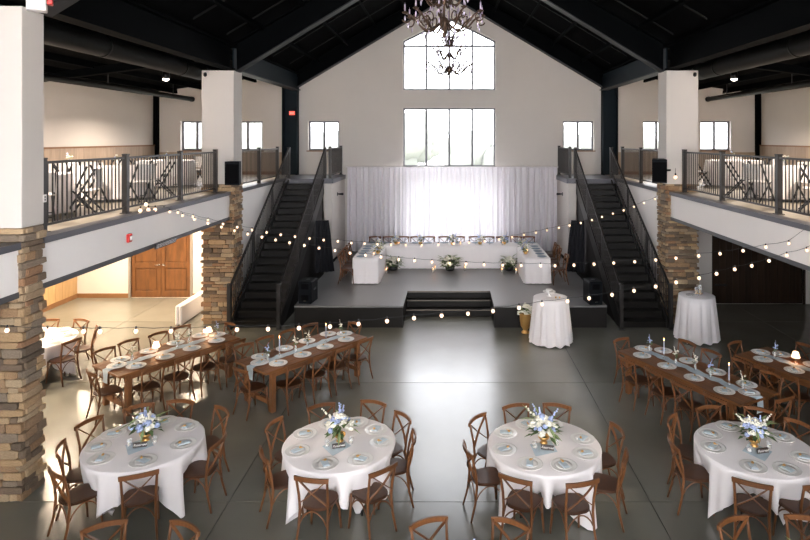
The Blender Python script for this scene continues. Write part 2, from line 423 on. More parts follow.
# walls below the mezzanine: double doors on the left, barn door on the right
YD = 18.3
dl, dr = (131-CX)*YD/F, (190.5-CX)*YD/F
wl = struct('wall_back_left', plate_with_holes(MB(), rect(-XW, -FX-.12, 0, FB+.02), [rect(dl, dr, .001, 2.3)], YD, YD+.15), plaster)
for a, b in ((-XW, dl-.06), (dr+.06, -FX-.12)):
    obj('baseboard', MB().box(a, b, YD-.02, YD, 0, .13), base_m, wl)
dd = struct('door_1', plate_with_holes(MB(), [(dl-.07, 0), (dl, 0), (dl, 2.3), (dr, 2.3), (dr, 0), (dr+.07, 0), (dr+.07, 2.37), (dl-.07, 2.37)], [], YD-.03, YD+.12),
            mat('door_frame', (.23, .2, .17), .5))
mid = (dl+dr)/2
for p, q, hs in ((dl+.004, mid-.004, 1), (mid+.004, dr-.004, -1)):
    lf = obj('door_leaf', MB().box(p, q, YD+.05, YD+.09, .01, 2.295), door_m, dd)
    wd = .11
    for (a, b, c, d) in ((p, p+wd, .01, 2.295), (q-wd, q, .01, 2.295), (p+wd, q-wd, .01, .20), (p+wd, q-wd, .90, 1.06), (p+wd, q-wd, 2.17, 2.295)):
        obj('door_rail', MB().bbox(a, b, YD+.02, YD+.052, c, d, .006), door_m, lf)
    for c, d in ((.20, .90), (1.06, 2.17)):
        obj('door_panel', MB().bbox(p+wd+.03, q-wd-.03, YD+.035, YD+.052, c+.03, d-.03, .012), door_m, lf)
    hx = q-.05 if hs > 0 else p+.05
    obj('door_handle', MB().tube([(hx, YD+.02, 1.0), (hx, YD-.04, 1.0), (hx-hs*.11, YD-.045, 1.0)], .012).lathe([(.028, 0), (.028, .012)], 10, Matrix.Translation((hx, YD+.02, 1.0)) @ Matrix.Rotation(PI/2, 4, 'X')), chrome, lf)
# pine wainscot on the left wall below the mezzanine
bl = struct('baseboard_left', MB().box(-XW, -XW+.05, 8.0, YD, 0, .13), base_m)
y = 8.0
while y < YD: obj('pine_board', MB().box(-XW, -XW+.03, y+.004, min(y+.3, YD)-.004, .13, 1.25), pine_m, bl); y += .3
# right: plaster jamb, large boarded barn door, dark
YR = 17.6
rx0, rx1 = (714-CX)*YR/F, (803-CX)*YR/F
wr = struct('wall_back_right', plate_with_holes(MB(), rect(FX+.12, XR_, 0, FB+.02), [rect(rx0, rx1, .001, 2.5)], YR, YR+.15), plaster)
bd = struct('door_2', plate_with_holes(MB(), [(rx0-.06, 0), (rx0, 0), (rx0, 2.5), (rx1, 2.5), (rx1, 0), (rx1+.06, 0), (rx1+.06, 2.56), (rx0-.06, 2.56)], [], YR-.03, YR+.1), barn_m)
nb = 14
for i in range(nb):
    p = rx0+(rx1-rx0)*i/nb; q = rx0+(rx1-rx0)*(i+1)/nb
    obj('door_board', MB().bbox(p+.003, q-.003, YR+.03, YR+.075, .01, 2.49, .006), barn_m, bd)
for z in (.55, 1.95):
    obj('strap_hinge', MB().box(rx0-.02, rx0+.32, YR+.02, YR+.03, z-.03, z+.03).prism([(rx0+.32, z-.05), (rx0+.42, z), (rx0+.32, z+.05)], YR+.02, YR+.03), black_m, bd)

# stage
n0, n1 = -1.2, 1.13; YS = 15.4; YT = 16.9
st = MB()
st.box(-4.0, n0, YS, YB, 0, STG-.04); st.box(n1, 4.03, YS, YB, 0, STG-.04); st.box(n0, n1, YT, YB, 0, STG-.04)
so = struct('floor_stage', MB().prismz([(-4.0, YS), (n0, YS), (n0, YT), (n1, YT), (n1, YS), (4.03, YS), (4.03, YB), (-4.0, YB)], STG-.04, STG), stage_top_m)
obj('stage_face', MB().prismz([(-3.99, YS+.01), (n0-.01, YS+.01), (n0-.01, YT+.01), (n1+.01, YT+.01), (n1+.01, YS+.01), (4.02, YS+.01), (4.02, YB), (-3.99, YB)], 0, STG-.04), stage_face_m, so)
for i, (y0, z) in enumerate(((16.36, STG/3), (16.63, 2*STG/3))):
    obj('stage_step', MB().bbox(n0+.004, n1-.004, y0, YT+.005, z-STG/3 if i == 0 else z-STG/3, z-.002, .01), stage_face_m, so)
    obj('step_nosing', MB().box(n0+.004, n1-.004, y0-.012, y0+.015, z-.02, z+.003), mat('nosing', (.16, .13, .10), .35, metal=.3), so)
obj('step_nosing', MB().box(n0+.004, n1-.004, YT-.012, YT+.015, STG-.03, STG+.003), MATS['nosing'], so)

# roof: steep over the nave, shallow over the aisles
def roof_z(x):
    x = abs(x); return 10.98-.6*x if x < 5.9 else 7.42-.14*(x-5.9)
for sg, nm in ((-1, 'left'), (1, 'right')):
    a = [(0, 10.98), (sg*5.9, 7.44), (sg*5.9, 7.64), (0, 11.2)]
    ro = struct('ceiling_nave_'+nm, MB().prism(a, YN, YB+.3), roofm)
    a = [(sg*5.88, 7.42), (sg*(XR_+.2), 6.545), (sg*(XR_+.2), 6.78), (sg*5.88, 7.66)]
    ra = struct('ceiling_aisle_'+nm, MB().prism(a, YN, YB+.3), roofm)
    ang = math.atan(.6)
    for i in range(5):
        x = .7+i*1.1; z = roof_z(x)
        obj('purlin', MB().box(-.035, .035, 6.2, YB-.02, -.2, -.005), steel_black, ro, (sg*x, 0, z), (0, sg*ang, 0))
    for i in range(5):
        x = 6.5+i*1.02; z = roof_z(x)
        obj('purlin', MB().box(-.035, .035, 6.2, YB-.02, -.18, -.005), steel_black, ra, (sg*x, 0, z), (0, sg*math.atan(.14), 0))
    # insulation straps across the nave roof
    for j in range(7):
        y = 9.3+j*2.0
        obj('roof_strap', MB().prism([(sg*.2, 10.84), (sg*5.7, 7.54), (sg*5.7, 7.5), (sg*.2, 10.8)], y, y+.05), mat('strap_grey', (.012, .012, .012), .7, spec=.1), ro)
# rigid frames: rafters on the columns, at the rear wall
def rafter(name, y0, y1, z_in, x_out, z_out, depth, label):
    r = thing(name, label, 'roof beam', (0, (y0+y1)/2, z_out))
    off = Vector((0, -(y0+y1)/2, -z_out))
    for sg in (-1, 1):
        web = [(0, z_in), (sg*x_out, z_out), (sg*x_out, z_out+depth*1.35), (0, z_in+depth)]
        obj('beam_web', MB().prism(web, (y0+y1)/2-.02, (y0+y1)/2+.02), steel_black, r, off)
        d = Vector((sg*x_out, 0, z_out-z_in))
        for nmz, zz in (('bottom_flange', 0), ('top_flange', 1)):
            if zz == 0: poly = [(0, z_in), (sg*x_out, z_out), (sg*x_out, z_out-.035), (0, z_in-.035)]
            else: poly = [(0, z_in+depth), (sg*x_out, z_out+depth*1.35), (sg*x_out, z_out+depth*1.35+.03), (0, z_in+depth+.03)]
            obj(nmz, MB().prism(poly, y0, y1), steel_black if zz else mat('flange_grey', (.03, .031, .033), .5, spec=.1), r, off)  # grey puts the light from below into the bottom flange colour
    return r
rafter('roof_frame', YC2+.2, YC2+.5, 10.12, 5.7, 6.64, .55, 'black steel gable rafter springing from the two far white columns')
rafter('roof_frame', YC1+.2, YC1+.5, 10.12, 5.7, 6.64, .55, 'black steel gable rafter springing from the near columns, top of picture')
rafter('roof_frame', YB-.34, YB-.04, 10.33, 5.9, 6.81, .5, 'black steel gable rafter against the rear window wall')
for sg, nm in ((-1, 'left'), (1, 'right')):
    # eave beam from far column to the rear wall, and from near to far column above the aisle edge
    for a, b, la in ((YC2+.5, YB-.34, 'black steel eave beam from far %s column to the rear wall' % nm), (YC1+.5, YC2+.2, 'black steel eave beam between the near and far %s columns' % nm)):
        e = thing('eave_beam', la, 'roof beam', (sg*5.85, a, 6.68))
        rear = a > YC2; obj('beam_web', MB().box(-.02, .02, 0, b-a, .03, .62), steel_navy if rear else steel_black, e)
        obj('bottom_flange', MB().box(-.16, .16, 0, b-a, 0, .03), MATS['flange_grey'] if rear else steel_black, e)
        obj('top_flange', MB().box(-.16, .16, 0, b-a, .62, .65), steel_black, e)
    # steel column on the rear wall
    p, q = sorted((sg*5.83, sg*6.4))
    c = thing('steel_column', 'black steel column on the rear wall at the head of the %s stair' % nm, 'column', (sg*6.115, YB-.2, DECK))
    obj('flange', MB().box(-.285, -.23, -.17, .17, 0, 3.75), steel_navy, c); obj('flange', MB().box(.23, .285, -.17, .17, 0, 3.75), steel_navy, c)
    obj('web', MB().box(-.23, .23, -.02, .02, 0, 3.75), steel_navy, c)
    c = thing('steel_column', 'slim black steel column in the rear corner of the %s balcony' % nm, 'column', (sg*((XW if sg < 0 else XR_)-.09), YB-.1, DECK))
    obj('flange', MB().box(-.08, -.065, -.09, .09, 0, 3.15), steel_black, c); obj('flange', MB().box(.065, .08, -.09, .09, 0, 3.15), steel_black, c)
    obj('web', MB().box(-.065, .065, -.01, .01, 0, 3.15), steel_black, c)
    # aisle rafter
    a = thing('aisle_rafter', 'black steel rafter over the %s balcony behind the far column' % nm, 'roof beam', (sg*5.9, YC2+.35, 7.04))
    obj('beam_web', MB().prism([(0, 0), (sg*5.4, -.68), (sg*5.4, -.52), (0, .24)], -.02, .02), steel_black, a)
    obj('bottom_flange', MB().prism([(0, 0), (sg*5.4, -.68), (sg*5.4, -.71), (0, -.03)], -.1, .1), steel_black, a)
    # ducts
    prof = [(.23 if k % 2 else .222, 0) for k in range(3)]
    dct = thing('air_duct', 'large black spiral air duct above the %s balcony' % nm, 'duct', (sg*7.0, 6.0, 6.72))
    obj('duct_pipe', MB().tube([(0, t*.45, 0) for t in range(0, 25)], [.22 if t % 2 else .226 for t in range(0, 25)], 20), duct_m, dct)
    for t in (2.5, 6, 9.5): obj('duct_collar', MB().tube([(0, t, 0), (0, t+.06, 0)], .235, 20), duct_m, dct)
    dct = thing('air_duct', 'slim black pipe duct along the outer wall of the %s balcony' % nm, 'duct', (sg*9.7, 6.0, 6.33))
    obj('duct_pipe', MB().tube([(0, 0, 0), (0, 8, 0), (0, 16.5, 0)], .085, 14), duct_m, dct)
    obj('end_cap', MB().tube([(0, 16.5, 0), (0, 16.6, 0)], .1, 14), black_m, dct)
    for t in (3, 7, 11, 15): obj('hanger', MB().box(-.01, .01, t, t+.03, .08, .5), black_m, dct)

# ---- columns: plaster above, stacked ledge stone below
rs = random.Random(5)
def stone_mesh(seed):
    r = random.Random(seed); mb = MB().bbox(-.5, .5, -.5, .5, -.5, .5, .1)
    mb.v = [(x+r.uniform(-.05, .05), y+r.uniform(-.05, .05), z+r.uniform(-.06, .06)) for x, y, z in mb.v]
    me = mb.mesh('stone'); me.materials.append(stone_m); return me
STONES = [stone_mesh(i) for i in range(8)]
ZST = 3.66
def stone_column(sg, y0, label, wid=.87, dep=.66, hmin=.06, hmax=.125, dx=-.03):
    xi = sg*(COLX+dx); xo = sg*(COLX+dx+wid); xc = (xi+xo)/2
    root = thing('stone_column', label, 'column', (xc, y0+dep/2, 0))
    w2, d2 = wid/2, dep/2
    obj('stone_core', MB().box(-w2+.05, w2-.05, -d2+.05, d2-.05, 0, ZST), mortar_m, root)
    obj('plaster_shaft', MB().bbox(-w2+.015, w2-.015, -d2+.015, d2-.015, ZST, 6.64, .008), plaster, root)
    z = 0; n = 0; course = 0
    while z < ZST-.02:
        h = rs.uniform(hmin, hmax)
        if z+h > ZST-.04: h = ZST-z
        for face in (0, 1):                                     # 0 front (-y), 1 inner side
            ln = wid if face == 0 else dep
            u = -ln/2; flip = (course+face) % 2
            u += 0 if flip else .06; end = ln/2-(.0 if flip else .06)
            while u < end-.01:
                l = min(rs.choice((.14, .2, .26, .32, .4))*rs.uniform(.85, 1.15), end-u)
                if end-u-l < .1: l = end-u
                pr = rs.uniform(.0, .035); dp = .09
                sc = (l-.008, dp, h-.010)
                if face == 0: loc = (u+l/2, -d2+.05-pr, z+h/2); rot = (0, 0, 0)
                else: loc = (-sg*(w2-.05+pr), u+l/2, z+h/2); rot = (0, 0, PI/2)
                o = obj('stone', STONES[n % 8], None, root, loc, (rot[0], rs.uniform(-.012, .012), rot[2]), sc)
                n += 1; u += l
        z += h; course += 1
    return root
stone_column(-1, 8.02, 'near left column, stacked ledge stone with white plaster shaft above', hmin=.07, hmax=.13, dep=.47, dx=.04)
stone_column(1, 8.02, 'near right column of stacked ledge stone, past the right picture edge', hmin=.07, hmax=.13, dep=.47, dx=.04)
stone_column(-1, YC2, 'far left column of stacked stone beside the left staircase')
stone_column(1, YC2, 'far right column of stacked stone beside the right staircase')

# ---------------------------------------------------------------- stairs
NR = 20; RISE = DECK/NR; TREAD = .281; YF = 15.42
for sg, nm in ((-1, 'left'), (1, 'right')):
    xi, xo = 4.34, 5.60; xm = sg*(xi+xo)/2; hw = (xo-xi)/2
    s = thing('staircase', 'dark wooden staircase up to the %s balcony' % nm, 'staircase', (xm, YF, 0))
    rm = MB().box(-hw+.05, hw-.05, .0, .02, 0, RISE-.04).mesh('riser'); rm.materials.append(stair_m)
    tm = MB().bbox(-hw+.05, hw-.05, -.025, TREAD+.02, -.04, 0, .006).mesh('tread'); tm.materials.append(stair_m)
    for i in range(NR):
        obj('riser', rm, None, s, (0, i*TREAD, i*RISE))
        if i < NR-1: obj('tread', tm, None, s, (0, i*TREAD, (i+1)*RISE))
    L = (NR-1)*TREAD
    for e in (-1, 1):
        obj('stringer', MB().add([(x, y, z) for x in (e*(hw-.05), e*hw) for y, z in ((-.03, 0), (.30, 0), (L+.02, DECK-.42), (L+.02, DECK+.0), (-.03, .26))],
            [(0, 1, 2, 3, 4), (9, 8, 7, 6, 5)]+[(k, k+5, (k+1) % 5+5, (k+1) % 5) for k in range(5)]), mat('stringer_dark', (.016, .014, .013), .4), s)
    # dark panel painting the shaded void below the inner stringer, then a black drape
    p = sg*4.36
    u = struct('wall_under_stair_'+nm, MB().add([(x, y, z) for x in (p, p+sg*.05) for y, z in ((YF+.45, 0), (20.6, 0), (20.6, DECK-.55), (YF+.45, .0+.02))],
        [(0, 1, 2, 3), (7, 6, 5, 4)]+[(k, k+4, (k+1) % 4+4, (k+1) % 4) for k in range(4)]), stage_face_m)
    # dark drape panel hung in front of the recess beneath the landing
    dm = MB(); nx = 24; ww = .60
    v = []; f = []
    for j, z in enumerate((0, .6, 1.2, 1.66)):
        for i in range(nx+1):
            q = i/nx; sh = 1-.30*(j/3); v.append((-ww/2*sh+ww*sh*q+sg*.06*(j/3)*1.5, .025*math.sin(q*PI*9)*(1-.2*j/3), z))
    for j in range(3):
        for i in range(nx): f.append((j*(nx+1)+i, j*(nx+1)+i+1, (j+1)*(nx+1)+i+1, (j+1)*(nx+1)+i))
    dm.add(v, f, True)
    b = len(v); dm.add([(x, y+.02, z) for x, y, z in v], [g[::-1] for g in f], True)
    o = obj('black_drape', dm, black_cl, None, (sg*4.04 - sg*.02, 19.3, STG))
    o.rotation_euler = (0, 0, -sg*.35)
    tag(o, 'black drape hanging beside the %s staircase on the stage' % nm, 'curtain')

# ---------------------------------------------------------------- railings
BAL = {}
def baluster_mesh(h, r=.009):
    k = round(h, 3)
    if k not in BAL: BAL[k] = MB().box(-r, r, -r, r, 0, h).mesh('baluster'); BAL[k].materials.append(rail_m)
    return BAL[k]
def post(par, loc, h, w=.045):
    o = obj('post', MB().box(-w, w, -w, w, 0, h), rail_m, par, loc)
    obj('post_cap', MB().bbox(-w-.01, w+.01, -w-.01, w+.01, h, h+.025, .008), rail_m, o)
    obj('base_plate', MB().box(-w-.03, w+.03, -w-.03, w+.03, 0, .012), rail_m, o)
    return o
def railing(a, b, posts, label, h=1.06, z=DECK):                # straight level railing in plan from a to b
    a = Vector((*a, z)); b = Vector((*b, z)); d = b-a; L = d.length; ang = math.atan2(d.y, d.x)
    r = thing('railing', label, 'railing', a, ang)
    for p in posts: post(r, (p, 0, 0), h+.03)
    for s0, s1 in zip(posts[:-1], posts[1:]):
        obj('top_rail', MB().bbox(s0+.045, s1-.045, -.025, .025, h-.04, h, .006), rail_m, r)
        obj('bottom_rail', MB().box(s0+.045, s1-.045, -.016, .016, .09, .125), rail_m, r)
        n = max(1, round((s1-s0)/.115))
        for i in range(1, n): obj('baluster', baluster_mesh(h-.165), None, r, (s0+(s1-s0)*i/n, 0, .125))
    return r
XR = 6.08
railing((-XR, 8.95), (-XR, YC2-.1), [0, 2.3, 4.57, 6.6], 'long dark steel railing along the left balcony edge')
railing((XR, 8.8), (XR, YC2-.1), [0, 2.3, 4.6, 6.75], 'long dark steel railing along the right balcony edge')
for sg, nm in ((-1, 'left'), (1, 'right')):
    railing((sg*5.95, YC2+.8), (sg*5.95, 20.9), [0, 2.2, 4.2], 'short steel railing behind the far %s column, above the staircase' % nm)
    railing((sg*4.2, 21.0), (sg*4.2, YB-.05), [0, 2.1], 'short steel railing on the stage side of the %s landing' % nm)
    for x, w in ((4.36, 'stage side'), (5.62, 'wall side')):
        r = thing('stair_railing', 'dark steel stair railing on the %s of the %s staircase' % (w, nm), 'railing', (sg*x, YF-.15, 0))
        L = (NR-1)*TREAD+.2; sl = RISE/TREAD
        post(r, (0, 0, 0), 1.14); post(r, (0, L+.1, DECK), 1.06)
        zb = lambda y: max(0, (y-.15)*sl)+.02
        pth = lambda o: [(0, y, (y-.15)*sl+o) for y in (.02, L*.25, L*.5, L*.75, L+.08)]
        obj('hand_rail', MB().bar(pth(1.12), .05, .045), rail_m, r)
        obj('bottom_rail', MB().bar(pth(.34), .032, .032), rail_m, r)
        n = 46
        for i in range(1, n):
            y = L*i/n+.05; obj('baluster', baluster_mesh(.76), None, r, (0, y, (y-.15)*sl+.35))
        for q in (.34, .67): 
            y = L*q; obj('post', MB().box(-.028, .028, -.028, .028, (y-.15)*sl, (y-.15)*sl+1.1), rail_m, r, (0, y, 0))

# ---------------------------------------------------------------- outside, seen faintly through the rear windows
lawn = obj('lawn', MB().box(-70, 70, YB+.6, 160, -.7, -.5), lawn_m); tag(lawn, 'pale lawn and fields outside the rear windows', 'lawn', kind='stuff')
rt = random.Random(3)
for i in range(12):
    x = -40+i*7+rt.uniform(-2, 2); y = rt.uniform(62, 95); r = rt.uniform(3.2, 5.2)
    t = thing('outdoor_tree', 'pale hazy tree outside the rear windows, %s from left' % 'first second third fourth fifth sixth seventh eighth ninth tenth eleventh twelfth'.split()[i], 'tree', (x, y, -.5), 0, 'trees outside the rear windows')
    mb = MB()
    for k in range(7): mb.ball((rt.uniform(-r*.6, r*.6), rt.uniform(-r*.5, r*.5), r*.6+rt.uniform(0, r*.65)), r*rt.uniform(.4, .6), 10, 6, jit=.12, rnd=rt)
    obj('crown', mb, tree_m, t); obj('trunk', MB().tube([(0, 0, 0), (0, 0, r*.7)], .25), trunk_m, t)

# ================================================================ FURNITURE
# ---- cross-back chair, front towards +y
def make_chair():
    t = thing('cross_back_chair', 'wooden cross-back chair', 'chair')
    seat = []
    for k in range(20):
        q = 2*PI*k/20; cx_, sy_ = math.cos(q), math.sin(q)
        e = lambda v: math.copysign(abs(v)**.62, v)
        yy = e(sy_)*.21; wd = .205+.025*(yy/.21); seat.append((e(cx_)*wd, yy))
    obj('seat', MB().prismz(seat, .448, .472).prismz([(x*.93, y*.93) for x, y in seat], .472, .478), seat_m, t)
    for s in (-1, 1):
        obj('leg', MB().tube([(s*.185, .175, .452), (s*.19, .18, .25), (s*.205, .205, 0)], [.018, .017, .013], 8), chair_m, t)
        obj('leg', MB().tube([(s*.205, -.275, 0), (s*.19, -.215, .22), (s*.185, -.19, .45), (s*.19, -.205, .62), (s*.2, -.245, .80), (s*.205, -.262, .875)],
            [.013, .016, .018, .017, .016, .015], 8), chair_m, t)
    arc = []
    for k in range(9):
        q = -1+2*k/8; arc.append((q*.225, -.262-.045*(1-q*q), .865+.012*(1-q*q)))
    obj('top_rail', MB().bar(arc, .022, .055), chair_m, t)
    for s in (-1, 1):
        p = []
        for k in range(7):
            q = k/6; p.append((s*(-.185+.37*q), -.2-.055*q-.028*math.sin(PI*q)-(.009 if s > 0 else -.009)*math.sin(PI*q), .52+.33*q))
        obj('cross_slat', MB().bar(p, .012, .03, (0, -1, .2)), chair_m, t)
    def arch(a, b):
        a = Vector(a); b = Vector(b); p = []
        for k in range(9):
            q = k/8; v = a.lerp(b, q); v.z += .19*math.sin(PI*q)**.7; p.append(v)
        return MB().tube(p, .009, 6)
    obj('brace', arch((-.19, .18, .25), (.19, .18, .25)), chair_m, t)
    obj('brace', arch((-.19, -.215, .25), (.19, -.215, .25)), chair_m, t)
    for s in (-1, 1): obj('brace', arch((s*.19, .18, .25), (s*.19, -.21, .25)), chair_m, t)
    return t
_c = make_chair(); _c.scale = (.96, .96, .96); CH = Proto(_c)
rj = random.Random(11)
def face(a): return a+PI/2                                      # stands at angle a from the centre, faces the centre

# ---- cloth that drapes over a table
def drape(outline, ztop, hem, amp, rip, flare, rows=7, seed=0, floor=.015):
    r = random.Random(seed); n = len(outline); ph = r.uniform(0, 6); v = [(0, 0, ztop)]; f = []
    cx_ = sum(p[0] for p in outline)/n; cy_ = sum(p[1] for p in outline)/n; v[0] = (cx_, cy_, ztop)
    for k, (x, y, nx, ny) in enumerate(outline): v.append((cx_+(x-cx_)*.985, cy_+(y-cy_)*.985, ztop))
    for j in range(rows+1):
        u = j/rows
        for k, (x, y, nx, ny) in enumerate(outline):
            q = k/n; zz = max(floor, hem(q))
            w_ = math.sin(2*PI*rip*q+ph)+.5*math.sin(2*PI*(rip*1.7//1)*q+ph*2)
            fl_ = flare(q); d = amp*w_*u**.8+fl_*(u if fl_ > 0 else u**1.6)+.004
            z = (ztop-.006)+(zz-ztop+.006)*u
            v.append((x+nx*d, y+ny*d, z))
    for k in range(n):
        k2 = (k+1) % n; f.append((0, 1+k, 1+k2))
        for j in range(rows+1):
            a = 1+j*n; b = a+n
            f.append((a+k, b+k, b+k2, a+k2))
    return MB().add(v, f, True)
def circ(r, n=96): return [(r*math.cos(2*PI*k/n), r*math.sin(2*PI*k/n), math.cos(2*PI*k/n), math.sin(2*PI*k/n)) for k in range(n)]
def rrect(hx, hy, c=.04, n=160):
    pts = []; per = 4*(hx+hy)
    for k in range(n):
        s = per*k/n
        if s < 2*hy: x, y, nx, ny = hx, -hy+s, 1, 0
        elif s < 2*hy+2*hx: x, y, nx, ny = hx-(s-2*hy), hy, 0, 1
        elif s < 4*hy+2*hx: x, y, nx, ny = -hx, hy-(s-2*hy-2*hx), -1, 0
        else: x, y, nx, ny = -hx+(s-4*hy-2*hx), -hy, 0, -1
        ex = max(0, abs(x)-(hx-.06)); ey = max(0, abs(y)-(hy-.06))
        if ex > 0 and ey > 0:
            a = math.atan2(math.copysign(ey, y), math.copysign(ex, x)); nx, ny = math.cos(a), math.sin(a)
            m = max(ex, ey)/.06; x = math.copysign(hx-.06, x)+.06*nx*1.0; y = math.copysign(hy-.06, y)+.06*ny
        pts.append((x, y, nx, ny))
    return pts

# ---- tableware prototypes (mesh data shared)
plate_me = MB().lathe([(.0, .004), (.085, .004), (.09, 0), (.1, .001), (.165, .018), (.166, .022), (.155, .019), (.105, .010), (.0, .009)], 28).mesh('charger_plate'); plate_me.materials.append(plate_m)
inner_me = MB().lathe([(.0, .010), (.07, .010), (.105, .02), (.106, .023), (.07, .016), (.0, .015)], 24).mesh('salad_plate'); inner_me.materials.append(plate_m)
splate_me = MB().lathe([(.0, .0), (.09, .0), (.14, .016), (.141, .019), (.09, .008), (.0, .008)], 24).mesh('dinner_plate'); splate_me.materials.append(slate_plate)
nap = MB()
for i, (w_, h_) in enumerate(((.042, .005), (.039, .010), (.036, .014))):
    nap.bbox(-w_, w_, -.078+.008*i, .078-.006*i, .0225+(i and (.005, .010)[i-1]), .0225+h_, .0012)
nap_me = nap.mesh('napkin'); nap_me.materials.append(napkin_m)
favor_me = MB().ball((0, .0, .012), .018, 8, 5, (1.3, 1, .7)).tube([(.02, 0, .012), (.045, .006, .016)], [.006, .003], 6).mesh('gold_favor'); favor_me.materials.append(gold)
def place_setting(x, y, z, a, where, rnd):                      # a: angle from the seat to the table middle
    rz = a-PI/2+rnd.uniform(-.1, .1)
    p = thing('charger_plate', 'cream charger plate, %s' % where, 'plate', (x, y, z), rz, 'charger plates')
    obj('plate_rim', plate_me, None, p); obj('plate_well', inner_me, None, p)
    q = rz+rnd.uniform(.1, .9)
    n = thing('napkin', 'folded pale blue napkin, %s' % where, 'napkin', (x, y, z), q, 'folded napkins')
    obj('folded_cloth', nap_me, None, n)
    obj('gold_favor', favor_me, None, n, (.01, .045, .034), (0, 0, rnd.uniform(0, 6)))

# ---- flowers
bl = random.Random(2)
bm_ = MB()
for k in range(7):
    q = 2*PI*k/7; bm_.ball((.55*math.cos(q), .55*math.sin(q), .1), .55, 6, 4, (1, 1, .8), .1, bl)
bm_.ball((0, 0, .35), .6, 7, 4); BLOOM = bm_.mesh('bloom')
WB = BLOOM.copy(); WB.materials.append(petal_w); BB = BLOOM.copy(); BB.materials.append(petal_b)
def leafy(rnd, n, spread, zlo, zhi, l=.09, w=.022, droop=.3, c=(0, 0, 0)):
    mb = MB()
    for i in range(n):
        a = rnd.uniform(0, 2*PI); r0 = rnd.uniform(.0, spread*.8); z = rnd.uniform(zlo, zhi); ll = l*rnd.uniform(.6, 1.3)
        o = Vector((c[0]+r0*math.cos(a), c[1]+r0*math.sin(a), c[2]+z)); d = Vector((math.cos(a), math.sin(a), rnd.uniform(-droop, .7))).normalized()
        s = d.cross(Vector((0, 0, 1))).normalized()*w*rnd.uniform(.7, 1.3); up = s.cross(d).normalized()*.006
        mb.add([o, o+d*ll*.45+s+up, o+d*ll+Vector((0, 0, -.02)), o+d*ll*.45-s+up, o+d*ll*.5-up], [(0, 1, 4), (1, 2, 4), (2, 3, 4), (3, 0, 4)])
    return mb
def spire(rnd, base, tip, n, r):
    mb = MB(); a = Vector(base); b = Vector(tip)
    for i in range(n):
        q = i/(n-1); p = a.lerp(b, q); p += Vector((rnd.uniform(-1, 1), rnd.uniform(-1, 1), 0))*r*(1.2-q)
        mb.ball(p, r*(1.1-.6*q), 6, 4)
    return mb
def bouquet(root, rnd, z0, R, hgt, nw, nb, nl, size=.03, spires=3):
    obj('stems', MB().tube([(0, 0, z0-.08), (.01, 0, z0+.04)], .012, 6).tube([(.02, .01, z0-.08), (-.01, .02, z0+.06)], .008, 6), leaf_m, root)
    fo = obj('foliage', leafy(rnd, nl, R, z0-.02, z0+hgt*.6, l=R*.55, w=R*.13), leaf_m, root); fo['kind'] = 'stuff'
    fo = obj('sprigs', leafy(rnd, nl//3, R*.9, z0+hgt*.1, z0+hgt*.8, l=R*1.0, w=R*.09, droop=.6), leaf_l, root); fo['kind'] = 'stuff'
    for i in range(nw+nb):
        a = rnd.uniform(0, 2*PI); ph = rnd.uniform(.1, 1.25); rr = R*rnd.uniform(.65, .95)
        p = (rr*math.cos(a)*math.sin(ph), rr*math.sin(a)*math.sin(ph), z0+hgt*.85*math.cos(ph)*rnd.uniform(.75, 1)+.0)
        s = size*rnd.uniform(.7, 1.25)
        obj('white_bloom' if i < nw else 'blue_bloom', WB if i < nw else BB, None, root, p, (math.sin(a)*-.6*ph, math.cos(a)*.6*ph, a), (s, s, s))
    for i in range(spires):
        a = rnd.uniform(0, 2*PI); o = R*rnd.uniform(.2, .9); bl_ = rnd.random() < .55
        b = (R*.3*math.cos(a), R*.3*math.sin(a), z0+hgt*.5); t = (o*1.3*math.cos(a), o*1.3*math.sin(a), z0+hgt*rnd.uniform(1.05, 1.4))
        obj('flower_spire', spire(rnd, b, t, 9, size*.55), petal_b if bl_ else petal_w, root)

text_cache = {}
def text_mesh(s, size, shear=.25):
    cu = bpy.data.curves.new('lettering', 'FONT'); cu.body = s; cu.size = size; cu.shear = shear; cu.align_x = 'CENTER'; cu.align_y = 'CENTER'; cu.extrude = .0006
    o = bpy.data.objects.new('lettering_tmp', cu); C.objects.link(o)
    dg = bpy.context.evaluated_depsgraph_get(); me = bpy.data.meshes.new_from_object(o.evaluated_get(dg)); bpy.data.objects.remove(o)
    me.materials.clear(); me.materials.append(letter_m); return me
RES = text_mesh('Reserved', .042, .3)

def cylinder_glass(parent, name, r, h, loc=(0, 0, 0)):
    return obj(name, MB().lathe([(r*.9, 0), (r, .004), (r, h), (r*.93, h), (r*.93, .012), (0, .012)], 14), glass, parent, loc)
POS = ['right', 'right towards the back', 'back right', 'back right of middle', 'back', 'back left of middle', 'back left', 'left towards the back',
       'left', 'left towards the front', 'front left', 'front left of middle', 'front', 'front right of middle', 'front right', 'right towards the front']
def posw(a): return POS[int(round((math.degrees(a) % 360)/22.5)) % 16]

